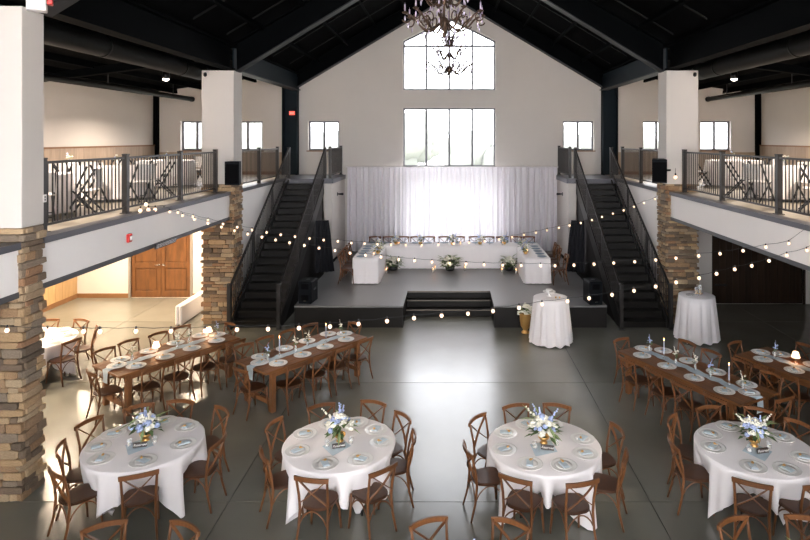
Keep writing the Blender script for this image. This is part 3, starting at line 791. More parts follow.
def round_table_set(cx_, cy_, tname, angs, seed, seats=None, sign_rot=0, jit=.03, R=.76, zf=0, decor=True):
    rnd = random.Random(seed)
    t = thing('round_table', '%s, hidden under its cloth' % tname, 'table', (cx_, cy_, zf))
    obj('tabletop', MB().lathe([(.715, .722), (.72, .73), (.72, .742), (.715, .748)], 48), mat('table_ply', (.5, .38, .25), .6), t)
    for k in range(4):
        q = PI/4+k*PI/2; obj('leg', MB().tube([(.5*math.cos(q), .5*math.sin(q), 0), (.42*math.cos(q), .42*math.sin(q), .726)], .016, 8), black_m, t)
    ca = rnd.uniform(0, PI/2)
    def hem(q):
        a = (2*PI*q-ca) % (PI/2)-PI/4; ext = 1.17/max(math.cos(a if False else abs(abs(a)-PI/4)), .1)
        return .757-(min(ext, 1.62)-.762)*.93
    def fl(q):
        a = (2*PI*q-ca) % (PI/2)-PI/4; out = .02+.05*max(0, math.cos(4*a))**2
        near = min(abs((2*PI*q-math.radians(g)+PI) % (2*PI)-PI) for g in angs); w_ = min(1, max(0, (.36-near)/.13)); w_ = w_*w_*(3-2*w_)
        return out*(1-w_)-.30*w_
    o = obj('tablecloth', drape(circ(.75, 160), .757, hem, .014, 21, fl, 10, seed), cloth, None, (cx_, cy_, zf))
    tag(o, 'white linen tablecloth over the %s' % tname, 'tablecloth')
    for k in range(8):
        a = math.radians(angs[k])+rnd.uniform(-jit, jit)
        if seats is not None and k not in seats: continue
        r = R+rnd.uniform(-.03, .08)
        CH.put((cx_+r*math.cos(a), cy_+r*math.sin(a), zf), face(a)+rnd.uniform(-.09, .09),
               'wooden cross-back chair, %s, %s' % (posw(math.radians(angs[k])), tname), 'chairs around the round tables')
    for k in range(8):
        a = math.radians(angs[k])
        if cy_ < 6 and math.sin(a) < .3: continue
        place_setting(cx_+.565*math.cos(a), cy_+.565*math.sin(a), zf+.759, a+PI, '%s, %s' % (posw(a), tname), rnd)
    if not decor: return
    z = zf+.759
    # gauze square, bouquet in a brass bowl, sign, candles
    m = MB(); nn = 9; v = []; f = []
    for j in range(nn):
        for i in range(nn):
            x = -.16+.32*i/(nn-1); y = -.15+.30*j/(nn-1); v.append((x+.02*math.sin(9*y), y+.02*math.sin(7*x), .003+.014*(rnd.random() if 0 < i < nn-1 and 0 < j < nn-1 else 0)))
    for j in range(nn-1):
        for i in range(nn-1): f.append((j*nn+i, j*nn+i+1, (j+1)*nn+i+1, (j+1)*nn+i))
    o = obj('gauze_runner', m.add(v, f, True), runner_m, None, (cx_-.02, cy_-.1, z), (0, 0, .6+sign_rot)); tag(o, 'crumpled pale blue gauze, middle of %s' % tname, 'table runner')
    b = thing('flower_arrangement', 'white and blue flowers in brass bowl, %s' % tname, 'flowers', (cx_, cy_+.02, z+.012), rnd.uniform(0, 6))
    obj('brass_bowl', MB().lathe([(.05, 0), (.052, .008), (.03, .02), (.035, .035), (.075, .075), (.078, .10), (.072, .098), (.066, .08), (0, .05)], 18), gold, b)
    bouquet(b, rnd, .13, .22, .26, 30, 16, 44, .042, 4)
    s = thing('table_sign', 'small dark sign lettered Reserved, %s' % tname, 'sign', (cx_+.02, cy_-.17, z+.014), .12+sign_rot)
    tilt = Matrix.Rotation(-.25, 4, 'X')
    obj('sign_board', MB().bbox(-.085, .085, -.009, .009, 0, .062, .003, tilt), sign_m, s)
    obj('lettering', RES, None, s, (0, -.009-.0015+.008*.0+.0076, .031), (PI/2-.25, 0, 0))
    for i, (dx, dy) in enumerate(((.16, -.05), (-.14, -.13))):
        c = thing('candle_holder', 'clear candle glass %s of the flowers, %s' % (('right', 'left')[i], tname), 'candle', (cx_+dx, cy_+dy, z+.014), 0)
        cylinder_glass(c, 'glass_cup', .032, .085); obj('candle', MB().lathe([(.022, .013), (.022, .04), (0, .042)], 10), wax_m, c)

STD = [22.5+45*k for k in range(8)]
TN = ['leftmost of four round tables', 'second round table from left', 'third round table from left', 'rightmost of four round tables']
round_table_set(-4.13, 8.12, TN[0], [352, 46, 90, 123, 160, 197, 234, 295], 21, sign_rot=.15)
round_table_set(-1.49, 8.10, TN[1], [0, 37, 74, 114, 157, 205, 262, 308], 22, sign_rot=.2)
round_table_set(1.26, 8.05, TN[2], [13, 70, 107, 149, 196, 243, 287, 333], 23, sign_rot=-.35)
round_table_set(4.05, 7.97, TN[3], [27, 62, 100, 143, 181, 241, 282, 330], 24, sign_rot=.1)
far = [0, 1, 2, 3]
round_table_set(-3.17, 5.29, 'round table at bottom left of picture', STD, 31, far, R=.78)
round_table_set(.2, 5.27, 'round table at bottom middle of picture', STD, 32, far, R=.78)
round_table_set(3.37, 5.3, 'round table at bottom right of picture', STD, 33, far, R=.78)
round_table_set(-8.5, 12.3, 'round table behind near stone column', STD, 34, None, decor=False)

# ---- farm tables
vase_me = MB().lathe([(.022, 0), (.026, .01), (.026, .07), (.014, .10), (.016, .13), (.011, .13), (.0095, .1), (.02, .065), (0, .012)], 12).mesh('bud_vase'); vase_me.materials.append(glass)
stick_me = MB().lathe([(.035, 0), (.036, .006), (.008, .014), (.008, .06), (.014, .066), (.014, .085), (0, .085)], 12).mesh('candlestick'); stick_me.materials.append(glass)
taper_me = MB().lathe([(.011, .07), (.010, .31), (.004, .318), (0, .32)], 8).mesh('taper'); taper_me.materials.append(candle_b)
flame_me = MB().lathe([(.0, .318), (.008, .335), (.005, .352), (0, .37)], 8).mesh('flame'); flame_me.materials.append(flame_m)
ORD = ['first', 'second', 'third', 'fourth', 'fifth', 'sixth', 'seventh', 'eighth', 'ninth', 'tenth', 'eleventh', 'twelfth']
def farm_table(cx_, cy_, ang, fname, seed, nearside, items, HL=1.22):
    rnd = random.Random(seed)
    HW, zt = .475, .765
    t = thing('farm_table', 'long brown plank farm table, %s' % fname, 'table', (cx_, cy_, 0), ang)
    for k in range(6):
        a, b = -HW+2*HW*k/6, -HW+2*HW*(k+1)/6
        obj('plank', MB().bbox(-HL, HL, a+.002, b-.002, zt-.04, zt, .004), farm_m, t)
    for s in (-1, 1):
        obj('apron', MB().box(-HL+.12, HL-.12, s*(HW-.07)-.012, s*(HW-.07)+.012, zt-.14, zt-.04), farm_m, t)
        obj('end_rail', MB().box(s*(HL-.2)-.03, s*(HL-.2)+.03, -HW+.06, HW-.06, .12, .2), farm_m, t)
        for e in (-1, 1): obj('leg', MB().bbox(s*(HL-.2)-.045, s*(HL-.2)+.045, e*(HW-.09)-.045, e*(HW-.09)+.045, 0, zt-.04, .006), farm_m, t)
        obj('folding_strut', MB().bar([(s*(HL-.2), 0, .18), (s*(HL-.62), 0, zt-.05)], .02, .02), black_m, t)
    ca, sa = math.cos(ang), math.sin(ang)
    def W(u, v): return (cx_+u*ca-v*sa, cy_+u*sa+v*ca)
    # runner
    m = MB(); n = 40; v = []; f = []
    for i in range(n+1):
        u = -HL-.22+(2*HL+.44)*i/n
        if abs(u) <= HL: uu, z = u, zt+.003
        else: uu, z = math.copysign(HL+.006, u), zt+.003-(abs(u)-HL)
        w_ = .085+.014*math.sin(i*1.3+seed); o = .012*math.sin(i*.8+seed)
        for j in range(5):
            q = -1+j/2; v.append((uu, o+q*w_, z+(.006*(1+math.sin(i*2.1+j*1.9)) if abs(u) <= HL else 0)))
    for i in range(n):
        for j in range(4): f.append((i*5+j, (i+1)*5+j, (i+1)*5+j+1, i*5+j+1))
    o = obj('table_runner', m.add(v, f, True), runner_m, None, (cx_, cy_, 0), (0, 0, ang)); tag(o, 'pale blue gauze runner down the %s' % fname, 'table runner')
    for s, sn in ((-1, nearside[0]), (1, nearside[1])):
        for k in range(4):
            u = (-.82+.545*k)*HL/1.22
            x, y = W(u+rnd.uniform(-.03, .03)+((.08 if HL < 1.3 else .2) if s < 0 else 0), s*(HW+(.03 if s < 0 else .15)+rnd.uniform(-.03, .09)))
            CH.put((x, y, 0), ang+(0 if s < 0 else PI)+rnd.uniform(-.1, .1), 'wooden cross-back chair, %s from left, %s, %s' % (ORD[k], sn, fname), 'chairs at the farm tables')
            x, y = W(u, s*(HW-.2)); place_setting(x, y, zt+.002, ang+(PI/2 if s < 0 else -PI/2), '%s from left, %s, %s' % (ORD[k], sn, fname), rnd)
    for s, sn in ((-1, 'left end'), (1, 'right end')):
        x, y = W(s*(HL+.02), .05+.16*s); CH.put((x, y, 0), ang+(-PI/2 if s < 0 else PI/2)+rnd.uniform(-.1, .1), 'wooden cross-back chair, %s, %s' % (sn, fname), 'chairs at the farm tables')
        x, y = W(s*(HL-.2), 0); place_setting(x, y, zt+.012, ang+(0 if s < 0 else PI), '%s, %s' % (sn, fname), rnd)
    zz = zt+.012; nv = nc = nl = 0
    for kind, u, v_ in items:
        x, y = W(u, v_)
        if kind == 'v':
            p = thing('bud_vase', 'glass bud vase with flowers, %s from left, %s' % (ORD[nv], fname), 'vase', (x, y, zz), rnd.uniform(0, 6)); nv += 1
            obj('glass_vase', vase_me, None, p); obj('stems', MB().tube([(0, 0, .02), (.004, 0, .17)], .004, 5), leaf_m, p)
            fo = obj('foliage', leafy(rnd, 9, .03, .12, .2, .06, .012), leaf_m, p); fo['kind'] = 'stuff'
            blue = rnd.random() < .3
            for i in range(5):
                s_ = rnd.uniform(.013, .022); obj('blue_bloom' if blue else 'white_bloom', BB if blue else WB, None, p, (rnd.uniform(-.04, .04), rnd.uniform(-.04, .04), rnd.uniform(.16, .25)), (0, 0, 0), (s_, s_, s_))
            obj('flower_spire', spire(rnd, (0, 0, .18), (.03, .02, .31), 7, .014), petal_b if blue else petal_w, p)
        elif kind == 'c':
            p = thing('taper_candle', 'lit pale blue taper candle, %s from left, %s' % (ORD[nc], fname), 'candle', (x, y, zz)); nc += 1
            obj('candlestick', stick_me, None, p); obj('taper', taper_me, None, p); obj('flame', flame_me, None, p)
        else:
            p = thing('candle_lamp', 'little lamp with glowing shade, %s from left, %s' % (ORD[nl], fname), 'lamp', (x, y, zz)); nl += 1
            obj('lamp_foot', MB().lathe([(.04, 0), (.04, .006), (.006, .015), (.006, .10), (.03, .11), (.03, .13), (.0, .13)], 12), glass, p)
            obj('lamp_shade', MB().lathe([(.075, .11), (.045, .21), (.042, .21), (.072, .11)], 16), shade_m, p)
            obj('candle', MB().lathe([(.02, .13), (.02, .16), (0, .162)], 8), wax_m, p)
FN = ['farm table nearest the double doors', 'farm table left of the open floor', 'farm table right of the open floor', 'farm table at the right picture edge']
A1 = math.atan2(1.99, 1.35); A2 = math.atan2(1.87, 1.46); A3 = math.atan2(-2.4, 1.25)
farm_table(-5.4, 11.6, A1, FN[0], 41, ('front side', 'back side'), [('v', -.72, .05), ('l', -.25, .07), ('v', .1, -.06), ('v', .42, .05), ('l', .85, .04), ('v', 1.0, -.03)])
farm_table(-2.83, 11.71, A2, FN[1], 42, ('front side', 'back side'), [('v', -.85, .0), ('c', -.55, .06), ('v', -.25, -.04), ('v', .1, .05), ('c', .5, -.03), ('v', .95, .03)])
farm_table(4.27, 10.62, A3, FN[2], 43, ('front side', 'back side'), [('v', -1.0, .02), ('c', -.62, .0), ('v', -.3, -.05), ('v', .05, .04), ('v', .4, .0), ('c', .75, .02), ('v', 1.0, .03)], HL=1.33)
farm_table(6.44, 10.42, A3, FN[3], 44, ('front side', 'back side'), [('v', -.85, .0), ('l', -.5, .08), ('v', -.1, -.05), ('c', .3, .0), ('v', .7, .03)], HL=1.33)

# ---- head table on the stage: three skirted tables in a U
def skirted(xa, xb, ya, yb, label, seed):
    cx_, cy_ = (xa+xb)/2, (ya+yb)/2; hx, hy = (xb-xa)/2, (yb-ya)/2
    t = thing('trestle_table', 'trestle table under the %s' % label, 'table', (cx_, cy_, STG))
    obj('tabletop', MB().box(-hx+.03, hx-.03, -hy+.03, hy-.03, .72, .745), MATS['table_ply'], t)
    for s in (-1, 1):
        for e in (-1, 1): obj('leg', MB().tube([(s*(hx-.12), e*(hy-.12), 0), (s*(hx-.12), e*(hy-.12), .72)], .016), black_m, t)
    per = 4*(hx+hy)
    o = obj('tablecloth', drape(rrect(hx, hy), .755, lambda q: .02, .011, int(per/.19), lambda q: .02, 6, seed), cloth2, None, (cx_, cy_, STG))
    tag(o, 'white %s' % label, 'tablecloth')
HX0, HX1 = -2.88, 2.97
skirted(HX0, HX0+.77, 17.7, 19.72, 'floor-length cloth on the left arm of the head table', 51)
skirted(HX1-.77, HX1, 17.7, 19.72, 'floor-length cloth on the right arm of the head table', 52)
skirted(HX0, HX1, 19.75, 20.5, 'floor-length cloth on the back row of the head table', 53)
rh = random.Random(9); zt = STG+.757
def head_plate(x, y, rz, where):
    p = obj('dinner_plate', splate_me, None, None, (x, y, zt)); tag(p, 'slate blue plate, %s of head table' % where, 'plate', 'head table plates')
for k in range(12):
    px = (374, 388, 402.5, 416, 428.5, 444.5, 459, 475, 489, 503, 517, 530)[k]
    x = (px-CX)*20.75/F
    CH.put((x, 20.78, STG), PI+rh.uniform(-.03, .03), 'wooden cross-back chair, %s from left behind the head table on stage' % ORD[k], 'chairs behind the head table')
    head_plate(x, 20.3, 0, '%s from left, back row' % ORD[k])
for s, nm, xx in ((-1, 'left', HX0), (1, 'right', HX1)):
    for k in range(5):
        y = 17.95+.42*k
        head_plate(xx-s*.22, y, 0, '%s from front on the %s arm' % (ORD[k], nm))
    ysl = (17.85, 18.3, 18.75, 19.2, 19.65) if s < 0 else (17.75, 18.75, 19.25, 19.75)
    for k, y in enumerate(ysl):
        CH.put((xx+s*(.16 if s < 0 else .24)+rh.uniform(-.02, .02), y, STG), (-PI/2 if s < 0 else PI/2)+rh.uniform(-.12, .12), 'wooden cross-back chair, %s from front, %s arm of head table' % (ORD[k], nm), 'chairs at the head table arms')
# stemware and votives on the head table
wine_me = MB().lathe([(.03, 0), (.03, .004), (.004, .01), (.004, .09), (.03, .13), (.033, .17), (.028, .20), (.026, .2), (.03, .17), (.026, .13), (0, .1)], 12).mesh('wine_glass'); wine_me.materials.append(glass)
for k in range(12):
    x = -2.55+5.2*k/11; o = obj('wine_glass', wine_me, None, None, (x+.1, 20.08, zt)); tag(o, 'clear wine glass, %s from left on the back row of the head table' % ORD[k], 'glass', 'head table glasses')
def votive(x, y, z, label, h=.10):
    v_ = thing('votive_candle', label, 'candle', (x, y, z)); cylinder_glass(v_, 'glass_cup', .035, h)
    obj('candle', MB().lathe([(.025, .013), (.025, h*.5), (0, h*.5)], 10), wax_m, v_); obj('flame', MB().lathe([(0, 0), (.009, .018), (.005, .035), (0, .05)], 8), flame_m, v_, (0, 0, h*.5))
for i, (x, y, la) in enumerate(((-2.3, 18.1, 'front of the left arm'), (-2.3, 19.0, 'back of the left arm'), (-1.7, 19.95, 'left of the back row'), (.35, 19.95, 'middle of the back row'), (1.75, 19.95, 'right of the back row'), (2.4, 18.6, 'middle of the right arm'))):
    votive(x, y, zt, 'lit votive candle in clear glass, %s of the head table' % la)
def table_flowers(px, py, Y, label, R, h, seed, zb=zt, pot=True, nw=9, nb=6, nl=34, sz=.032):
    x = (px-CX)*Y/F; r = random.Random(seed)
    b = thing('flower_arrangement', label, 'flowers', (x, Y, zb), r.uniform(0, 6))
    if pot: obj('brass_bowl', MB().lathe([(.04, 0), (.045, .006), (.07, .05), (.07, .08), (.06, .08), (0, .05)], 14), gold, b)
    bouquet(b, r, .10 if pot else .06, R, h, nw, nb, nl, sz, 2)
    return b
table_flowers(378, 240, 18.45, 'blue and white flowers at the front of the left head table arm', .19, .2, 61)
table_flowers(380, 240, 19.3, 'white and green flowers at the back of the left head table arm', .17, .22, 62)
table_flowers(396, 235, 20.05, 'blue and white flowers, first posy from left on the back row', .15, .24, 63)
table_flowers(420.5, 236, 20.05, 'small flower posy, second from left on the back row', .13, .22, 64)
table_flowers(452.5, 235, 19.95, 'large trailing bouquet at the middle of the head table back row', .19, .28, 65, nw=12, nb=9, nl=44)
table_flowers(480, 236, 20.05, 'small flower posy right of the middle bouquet on the back row', .14, .22, 66)
table_flowers(504, 237, 20.05, 'flower posy at the right end of the back row', .15, .22, 67)
table_flowers(523.5, 240, 19.2, 'white and green flowers at the back of the right head table arm', .18, .24, 68)
table_flowers(525.5, 246, 18.4, 'blue and white flowers at the front of the right head table arm', .16, .2, 69)
# trailing greens of the middle bouquet, floor arrangements
def floor_flowers(px, Y, label, R, h, seed):
    x = (px-CX)*Y/F; r = random.Random(seed)
    b = thing('floor_arrangement', label, 'flowers', (x, Y, STG), r.uniform(0, 6))
    obj('dark_pot', MB().lathe([(.10, 0), (.13, .02), (.16, .14), (.15, .14), (0, .1)], 16), black_p, b)
    bouquet(b, r, .13, R, h, 34, 0, 120, .055, 0)
floor_flowers(393, 19.55, 'white flowers and greenery on the stage floor, left of three', .25, .36, 71)
floor_flowers(450, 19.5, 'wide white and green floor arrangement before the middle of the head table', .31, .40, 72)
floor_flowers(509, 19.5, 'white flowers and greenery on the stage floor, right of three', .26, .36, 73)
for i, (px, Y, la) in enumerate(((386.5, 19.2, 'left of the left floor flowers'), (435, 19.5, 'left of the middle floor flowers'), (433, 19.2, 'in front of the middle floor flowers'), (465, 19.5, 'right of the middle floor flowers'), (502, 19.2, 'left of the right floor flowers'), (516, 19.1, 'right of the right floor flowers'))):
    votive((px-CX)*Y/F, Y, STG, 'lit candle in a glass cylinder on stage, %s' % la, .2)

# ---- curtain of sheer white panels behind the head table
YCU = 22.75; cz = H-(167.5-CY)*YCU/F
pxs = [347, 382, 407, 438, 471, 499, 528, 557]
nmz = ['leftmost', 'second from left', 'third from left', 'middle', 'fifth from left', 'third from right counting its edge', 'rightmost']
nmz = ['first', 'second', 'third', 'fourth', 'fifth', 'sixth', 'seventh']
for i in range(7):
    xa, xb = (pxs[i]-CX)*YCU/F, (pxs[i+1]-CX)*YCU/F; n = 110; r = random.Random(80+i); v = []; f = []
    ph = [r.uniform(0, 6) for _ in range(4)]
    rows = [(cz, .6), (cz-.08, .8), (cz-1.2, 1), (STG+.8, 1.1), (STG+.02, 1.25)]
    for z, am in rows:
        for k in range(n+1):
            q = k/n; x = xa+(xb-xa)*q
            y = .034*math.sin(x*34+ph[0])+.018*math.sin(x*61+ph[1])+.012*math.sin(x*19+ph[2]+z*.5)
            v.append((x+.01*math.sin(x*23+z), YCU+y*am, z))
    for j in range(len(rows)-1):
        for k in range(n): f.append((j*(n+1)+k, j*(n+1)+k+1, (j+1)*(n+1)+k+1, (j+1)*(n+1)+k))
    t = obj('sheer_curtain', MB().add(v, f, True), sheer); tag(t, 'floor-length sheer white curtain panel behind the stage, %s from the left' % nmz[i], 'curtain', 'stage curtain panels')
o = obj('curtain_rod', MB().tube([((pxs[0]-CX)*YCU/F-.05, YCU, cz+.02), ((pxs[-1]-CX)*YCU/F+.05, YCU, cz+.02)], .018, 8), white_trim); tag(o, 'thin white rod carrying the stage curtain', 'curtain rod')

# ---- cocktail tables and what stands on and by them
def cocktail(cx_, cy_, label, seed, r=.41, h=1.06):
    t = thing('cocktail_table', 'tall round bar table under the %s' % label, 'table', (cx_, cy_, 0))
    obj('tabletop', MB().lathe([(r-.01, h-.03), (r-.005, h-.01), (r-.01, h-.004)], 32), MATS['table_ply'], t); obj('pedestal', MB().tube([(0, 0, .02), (0, 0, h-.03)], .035), black_m, t)
    obj('base', MB().lathe([(.28, 0), (.28, .015), (.03, .03)], 20), black_m, t)
    o = obj('tablecloth', drape(circ(r, 120), h+.005, lambda q: .03+.02*math.sin(2*PI*q*11), .028, 14, lambda q: .09, 8, seed), cloth2, None, (cx_, cy_, 0))
    tag(o, 'white floor-length %s' % label, 'tablecloth')
c1 = (2.41, 14.35); c2 = (5.98, 14.55)
cocktail(*c1, 'cloth on the bar table before the stage', 91); cocktail(*c2, 'cloth on the bar table by the right stone column', 92)
o = obj('cake_stand', MB().lathe([(.07, 0), (.072, .008), (.02, .025), (.018, .09), (.15, .10), (.152, .115), (.145, .112), (0, .108)], 24), plate_m, None, (c1[0]-.02, c1[1]+.1, 1.068)); tag(o, 'white pedestal cake stand on the bar table', 'cake stand')
o = obj('cake', MB().lathe([(.08, .0), (.083, .015), (.083, .045), (.076, .052), (0, .054)], 20), plate_m, None, (c1[0]-.02, c1[1]+.1, 1.182)); tag(o, 'small low white cake on the cake stand', 'cake')
for i, (dx, dy) in enumerate(((.1, -.12), (.19, -.13))):
    o = obj('cup', MB().lathe([(.014, 0), (.018, .04), (.016, .04), (0, .006)], 10), gold, None, (c1[0]+dx, c1[1]+dy, 1.068)); tag(o, 'tiny brass cup, %s of the pair before the cake stand' % ('left', 'right')[i], 'cup')
for i, (dx, dy, h) in enumerate(((.12, .08, .22), (.05, .12, .17), (.16, .14, .14))):
    p = thing('candle_holder', 'glass hurricane candle holder, %s of three on the right bar table' % ('tallest', 'middle-sized', 'smallest')[i], 'candle', (c2[0]+dx, c2[1]+dy, 1.068))
    cylinder_glass(p, 'glass_cylinder', .04, h); obj('brass_foot', MB().lathe([(.045, 0), (.045, .01)], 14), gold, p); obj('candle', MB().lathe([(.025, .014), (.025, h*.45), (0, h*.46)], 10), gold_pot, p)
o = obj('tray', MB().lathe([(.13, 0), (.145, .004), (.15, .016), (.145, .016), (.13, .008), (0, .008)], 24), glass, None, (c2[0]-.12, c2[1]-.03, 1.068)); tag(o, 'shallow clear dish on the right bar table', 'dish')
# gold urn with white flowers
ux = (525.5-CX)*15.0/F
u = thing('flower_urn', 'gold pedestal urn with white flowers before the stage', 'urn', (ux, 15.0, 0))
obj('urn_body', MB().lathe([(.10, 0), (.105, .03), (.06, .06), (.06, .09), (.12, .17), (.145, .35), (.15, .46), (.17, .49), (.165, .5), (.14, .49), (0, .4)], 20), gold_pot, u)
r = random.Random(77)
for i in range(26):
    a = r.uniform(0, 6.28); q = r.uniform(0, .2); s = r.uniform(.035, .06); obj('white_bloom', WB, None, u, (q*math.cos(a), q*math.sin(a), .52+r.uniform(0, .2)-q*.4), (0, 0, a), (s, s, s))
fo = obj('foliage', leafy(r, 30, .18, .46, .62, .12, .025), leaf_l, u); fo['kind'] = 'stuff'

# ---- loudspeakers
def speaker(loc, w_, h_, d_, rz, tilt, label, wall=None, sub=False):
    s = thing('loudspeaker', label, 'speaker', loc, rz)
    M = Matrix.Translation((0, 0, h_/2)) @ Matrix.Rotation(tilt, 4, 'X') @ Matrix.Translation((0, 0, -h_/2))
    if sub:
        obj('cabinet', MB().bbox(-w_/2, w_/2, -d_/2, d_/2, 0, h_, .02), cabinet_m, s)
        for z in (h_*.28, h_*.78): obj('port', MB().bbox(-w_*.27, w_*.27, -d_/2-.008, -d_/2+.01, z-.07, z+.07, .006), grille_m, s)
        obj('badge', MB().box(-.03, .03, -d_/2-.004, -d_/2, .07, .09), chrome, s)
        obj('pole_socket', MB().lathe([(.05, h_), (.05, h_+.008), (.02, h_+.008)], 14), black_p, s)
        obj('side_handle', MB().bbox(w_/2-.01, w_/2+.006, -.1, .1, h_*.55, h_*.65, .004), black_p, s)
    else:
        pl = [(-w_/2, -d_/2), (w_/2, -d_/2), (w_*.36, d_/2), (-w_*.36, d_/2)]
        obj('cabinet', MB().prismz(pl, 0, h_, M), cabinet_m, s)
        obj('grille', MB().bbox(-w_/2+.015, w_/2-.015, -d_/2-.02, -d_/2+.002, .04, h_-.07, .01, M), grille_m, s)
        obj('top_handle', MB().bbox(-w_/2+.02, w_/2-.02, -d_/2-.012, -d_/2+.03, h_-.06, h_-.005, .01, M), cabinet_m, s)
        if wall: obj('wall_bracket', MB().bar([(0, 0, h_*.5), wall], .05, .05), black_m, s)
speaker((-3.74, 15.82, STG), .36, .58, .5, -.12, 0, 'black subwoofer on the left front corner of the stage', sub=True)
speaker((3.74, 15.72, STG), .36, .60, .5, .12, 0, 'black subwoofer on the right front corner of the stage', sub=True)
speaker((-5.55, 15.42, 3.67), .37, .60, .3, .0, 0, 'black loudspeaker on the far left stone column', (-.2, .3, .3))
speaker((5.38, 15.45, 3.73), .37, .60, .3, -.25, .06, 'black tilted loudspeaker on the far right stone column', (.3, .3, .3))

# ---- low white half wall by the doors
o = thing('low_partition', 'low white padded partition panel beside the far left stone column', 'partition', (-7.03, 16.5, 0))
for i, dx in enumerate((-.06, .035)): obj('partition_panel', MB().bbox(dx-.038, dx+.038, -.95, 1.3, 0, .52, .03), mat('white_vinyl', (.82, .78, .77), .5), o)

# ---- small fixtures
o = thing('fire_alarm', 'red fire alarm strobe on the left balcony fascia', 'alarm', D(125.5, 238, 10.75)); o.location.x = -FX+.06
obj('alarm_box', MB().bbox(0, .05, -.06, .06, -.075, .075, .008), red_p, o); obj('strobe', MB().bbox(.05, .075, -.035, .035, -.04, .04, .012), white_p, o)
o = thing('exit_sign', 'small red lit exit sign on the left rear steel column', 'sign', (-6.0, YB-.42, bz(113.5)))
obj('sign_box', MB().bbox(-.1, .1, -.02, .03, -.07, .07, .008), mat('red_lit', (.5, .05, .04), .5, emit=(1, .12, .08), estr=.5), o)
ex = text_mesh('EXIT', .075, 0); obj('lettering', ex, None, o, (0, -.021, 0), (PI/2, 0, 0))
for sg, nm in ((-1, 'left'), (1, 'right')):
    o = thing('wall_sconce', 'small black wall lamp on the stage side of the %s landing' % nm, 'lamp', (sg*4.06, 21.6, H-(194-CY)*21.6/F))
    obj('back_plate', MB().box(-.0, .02, -.04, .04, -.06, .06, Matrix.Scale(-sg, 4, (1, 0, 0))), black_m, o); obj('spot_head', MB().tube([(-sg*.02, 0, 0), (-sg*.22, -.02, .0)], [.02, .045], 10), black_m, o)
    o = thing('security_camera', 'small black camera on top of the far %s column' % nm, 'camera', (sg*(COLX+.73), YC2+.02, 6.55))
    obj('mount', MB().box(-.03, .03, -.0, .03, -.02, .06), black_m, o); obj('camera_body', MB().tube([(0, -.02, 0), (-sg*.06, -.16, -.05)], .045, 10), black_m, o)
    # downlights over the balcony: rear one real, the hidden others added to light it
    for i, (x, y) in enumerate(((8.95, 18.9), (8.6, 11.2), (8.6, 9.0), (10.6, 14.5))):
        l = thing('downlight', 'lit round downlight under the %s balcony roof, %s' % (nm, ('over the rear', 'over the middle', 'over the front', 'near the outer wall')[i]), 'lamp', (sg*x, y, roof_z(x)-.26))
        obj('housing', MB().lathe([(.1, .22), (.11, .0), (.095, -.005), (.095, .05)], 18), black_m, l); obj('lens', MB().lathe([(.09, .0), (.085, -.03), (.05, -.055), (0, -.062)], 18), led_m, l)
        ld = bpy.data.lights.new('downlight', 'SPOT'); ld.energy = 330; ld.color = (1, .86, .72); ld.spot_size = 2.5; ld.spot_blend = .8; ld.shadow_soft_size = .09
        lo = bpy.data.objects.new('downlight_bulb', ld); C.objects.link(lo); lo.parent = l; lo.location = (0, 0, -.18)
# warm downlights in the soffit under the left balcony (switched on there)
for i, (x, y) in enumerate(((-8.6, 10.5), (-8.6, 13.2), (-8.6, 15.8), (-10.2, 12), (-10.2, 16.8), (-7.4, 17.2))):
    l = thing('soffit_downlight', 'lit round downlight in the soffit under the left balcony, %s' % ('%s of six' % ORD[i]), 'lamp', (x, y, FB+.02))
    obj('trim_ring', MB().lathe([(.1, 0), (.1, -.012), (.08, -.012), (.08, 0)], 18), white_trim, l); obj('lens', MB().lathe([(.08, -.004), (0, -.004)], 18), led_m, l)
    ld = bpy.data.lights.new('downlight', 'SPOT'); ld.energy = 170; ld.color = (1, .80, .58); ld.spot_size = 2.7; ld.spot_blend = .7; ld.shadow_soft_size = .09
    lo = bpy.data.objects.new('downlight_bulb', ld); C.objects.link(lo); lo.parent = l; lo.location = (0, 0, -.03)
o = thing('emergency_light', 'white emergency light bar at the top of the near left column', 'lamp', (-5.72, 8.16, 6.70), .5)
obj('lamp_body', MB().bbox(-.03, .2, -.1, .1, -.10, .09, .01), white_p, o); obj('red_end', MB().bbox(.2, .27, -.06, .06, .0, .09, .01), red_p, o)
o = thing('outlet', 'white wall outlet on the plaster shaft of the near left column', 'outlet', (-5.71, 8.45, 4.02))
obj('cover_plate', MB().bbox(0, .008, -.035, .035, -.055, .055, .003), white_p, o)
for z in (-.02, .02): obj('socket', MB().box(.008, .010, -.012, .012, z-.012, z+.012), black_p, o)
o = thing('air_vent', 'narrow dark slot vent under the left balcony fascia', 'vent', (-FX+.13, 12.0, FB+.02)); obj('vent_frame', MB().box(-.01, .03, -.42, .42, -.05, .05), black_m, o)
for k in range(3): obj('vent_blade', MB().box(.03, .04, -.4, .4, -.03+.025*k, -.02+.025*k), chrome, o)

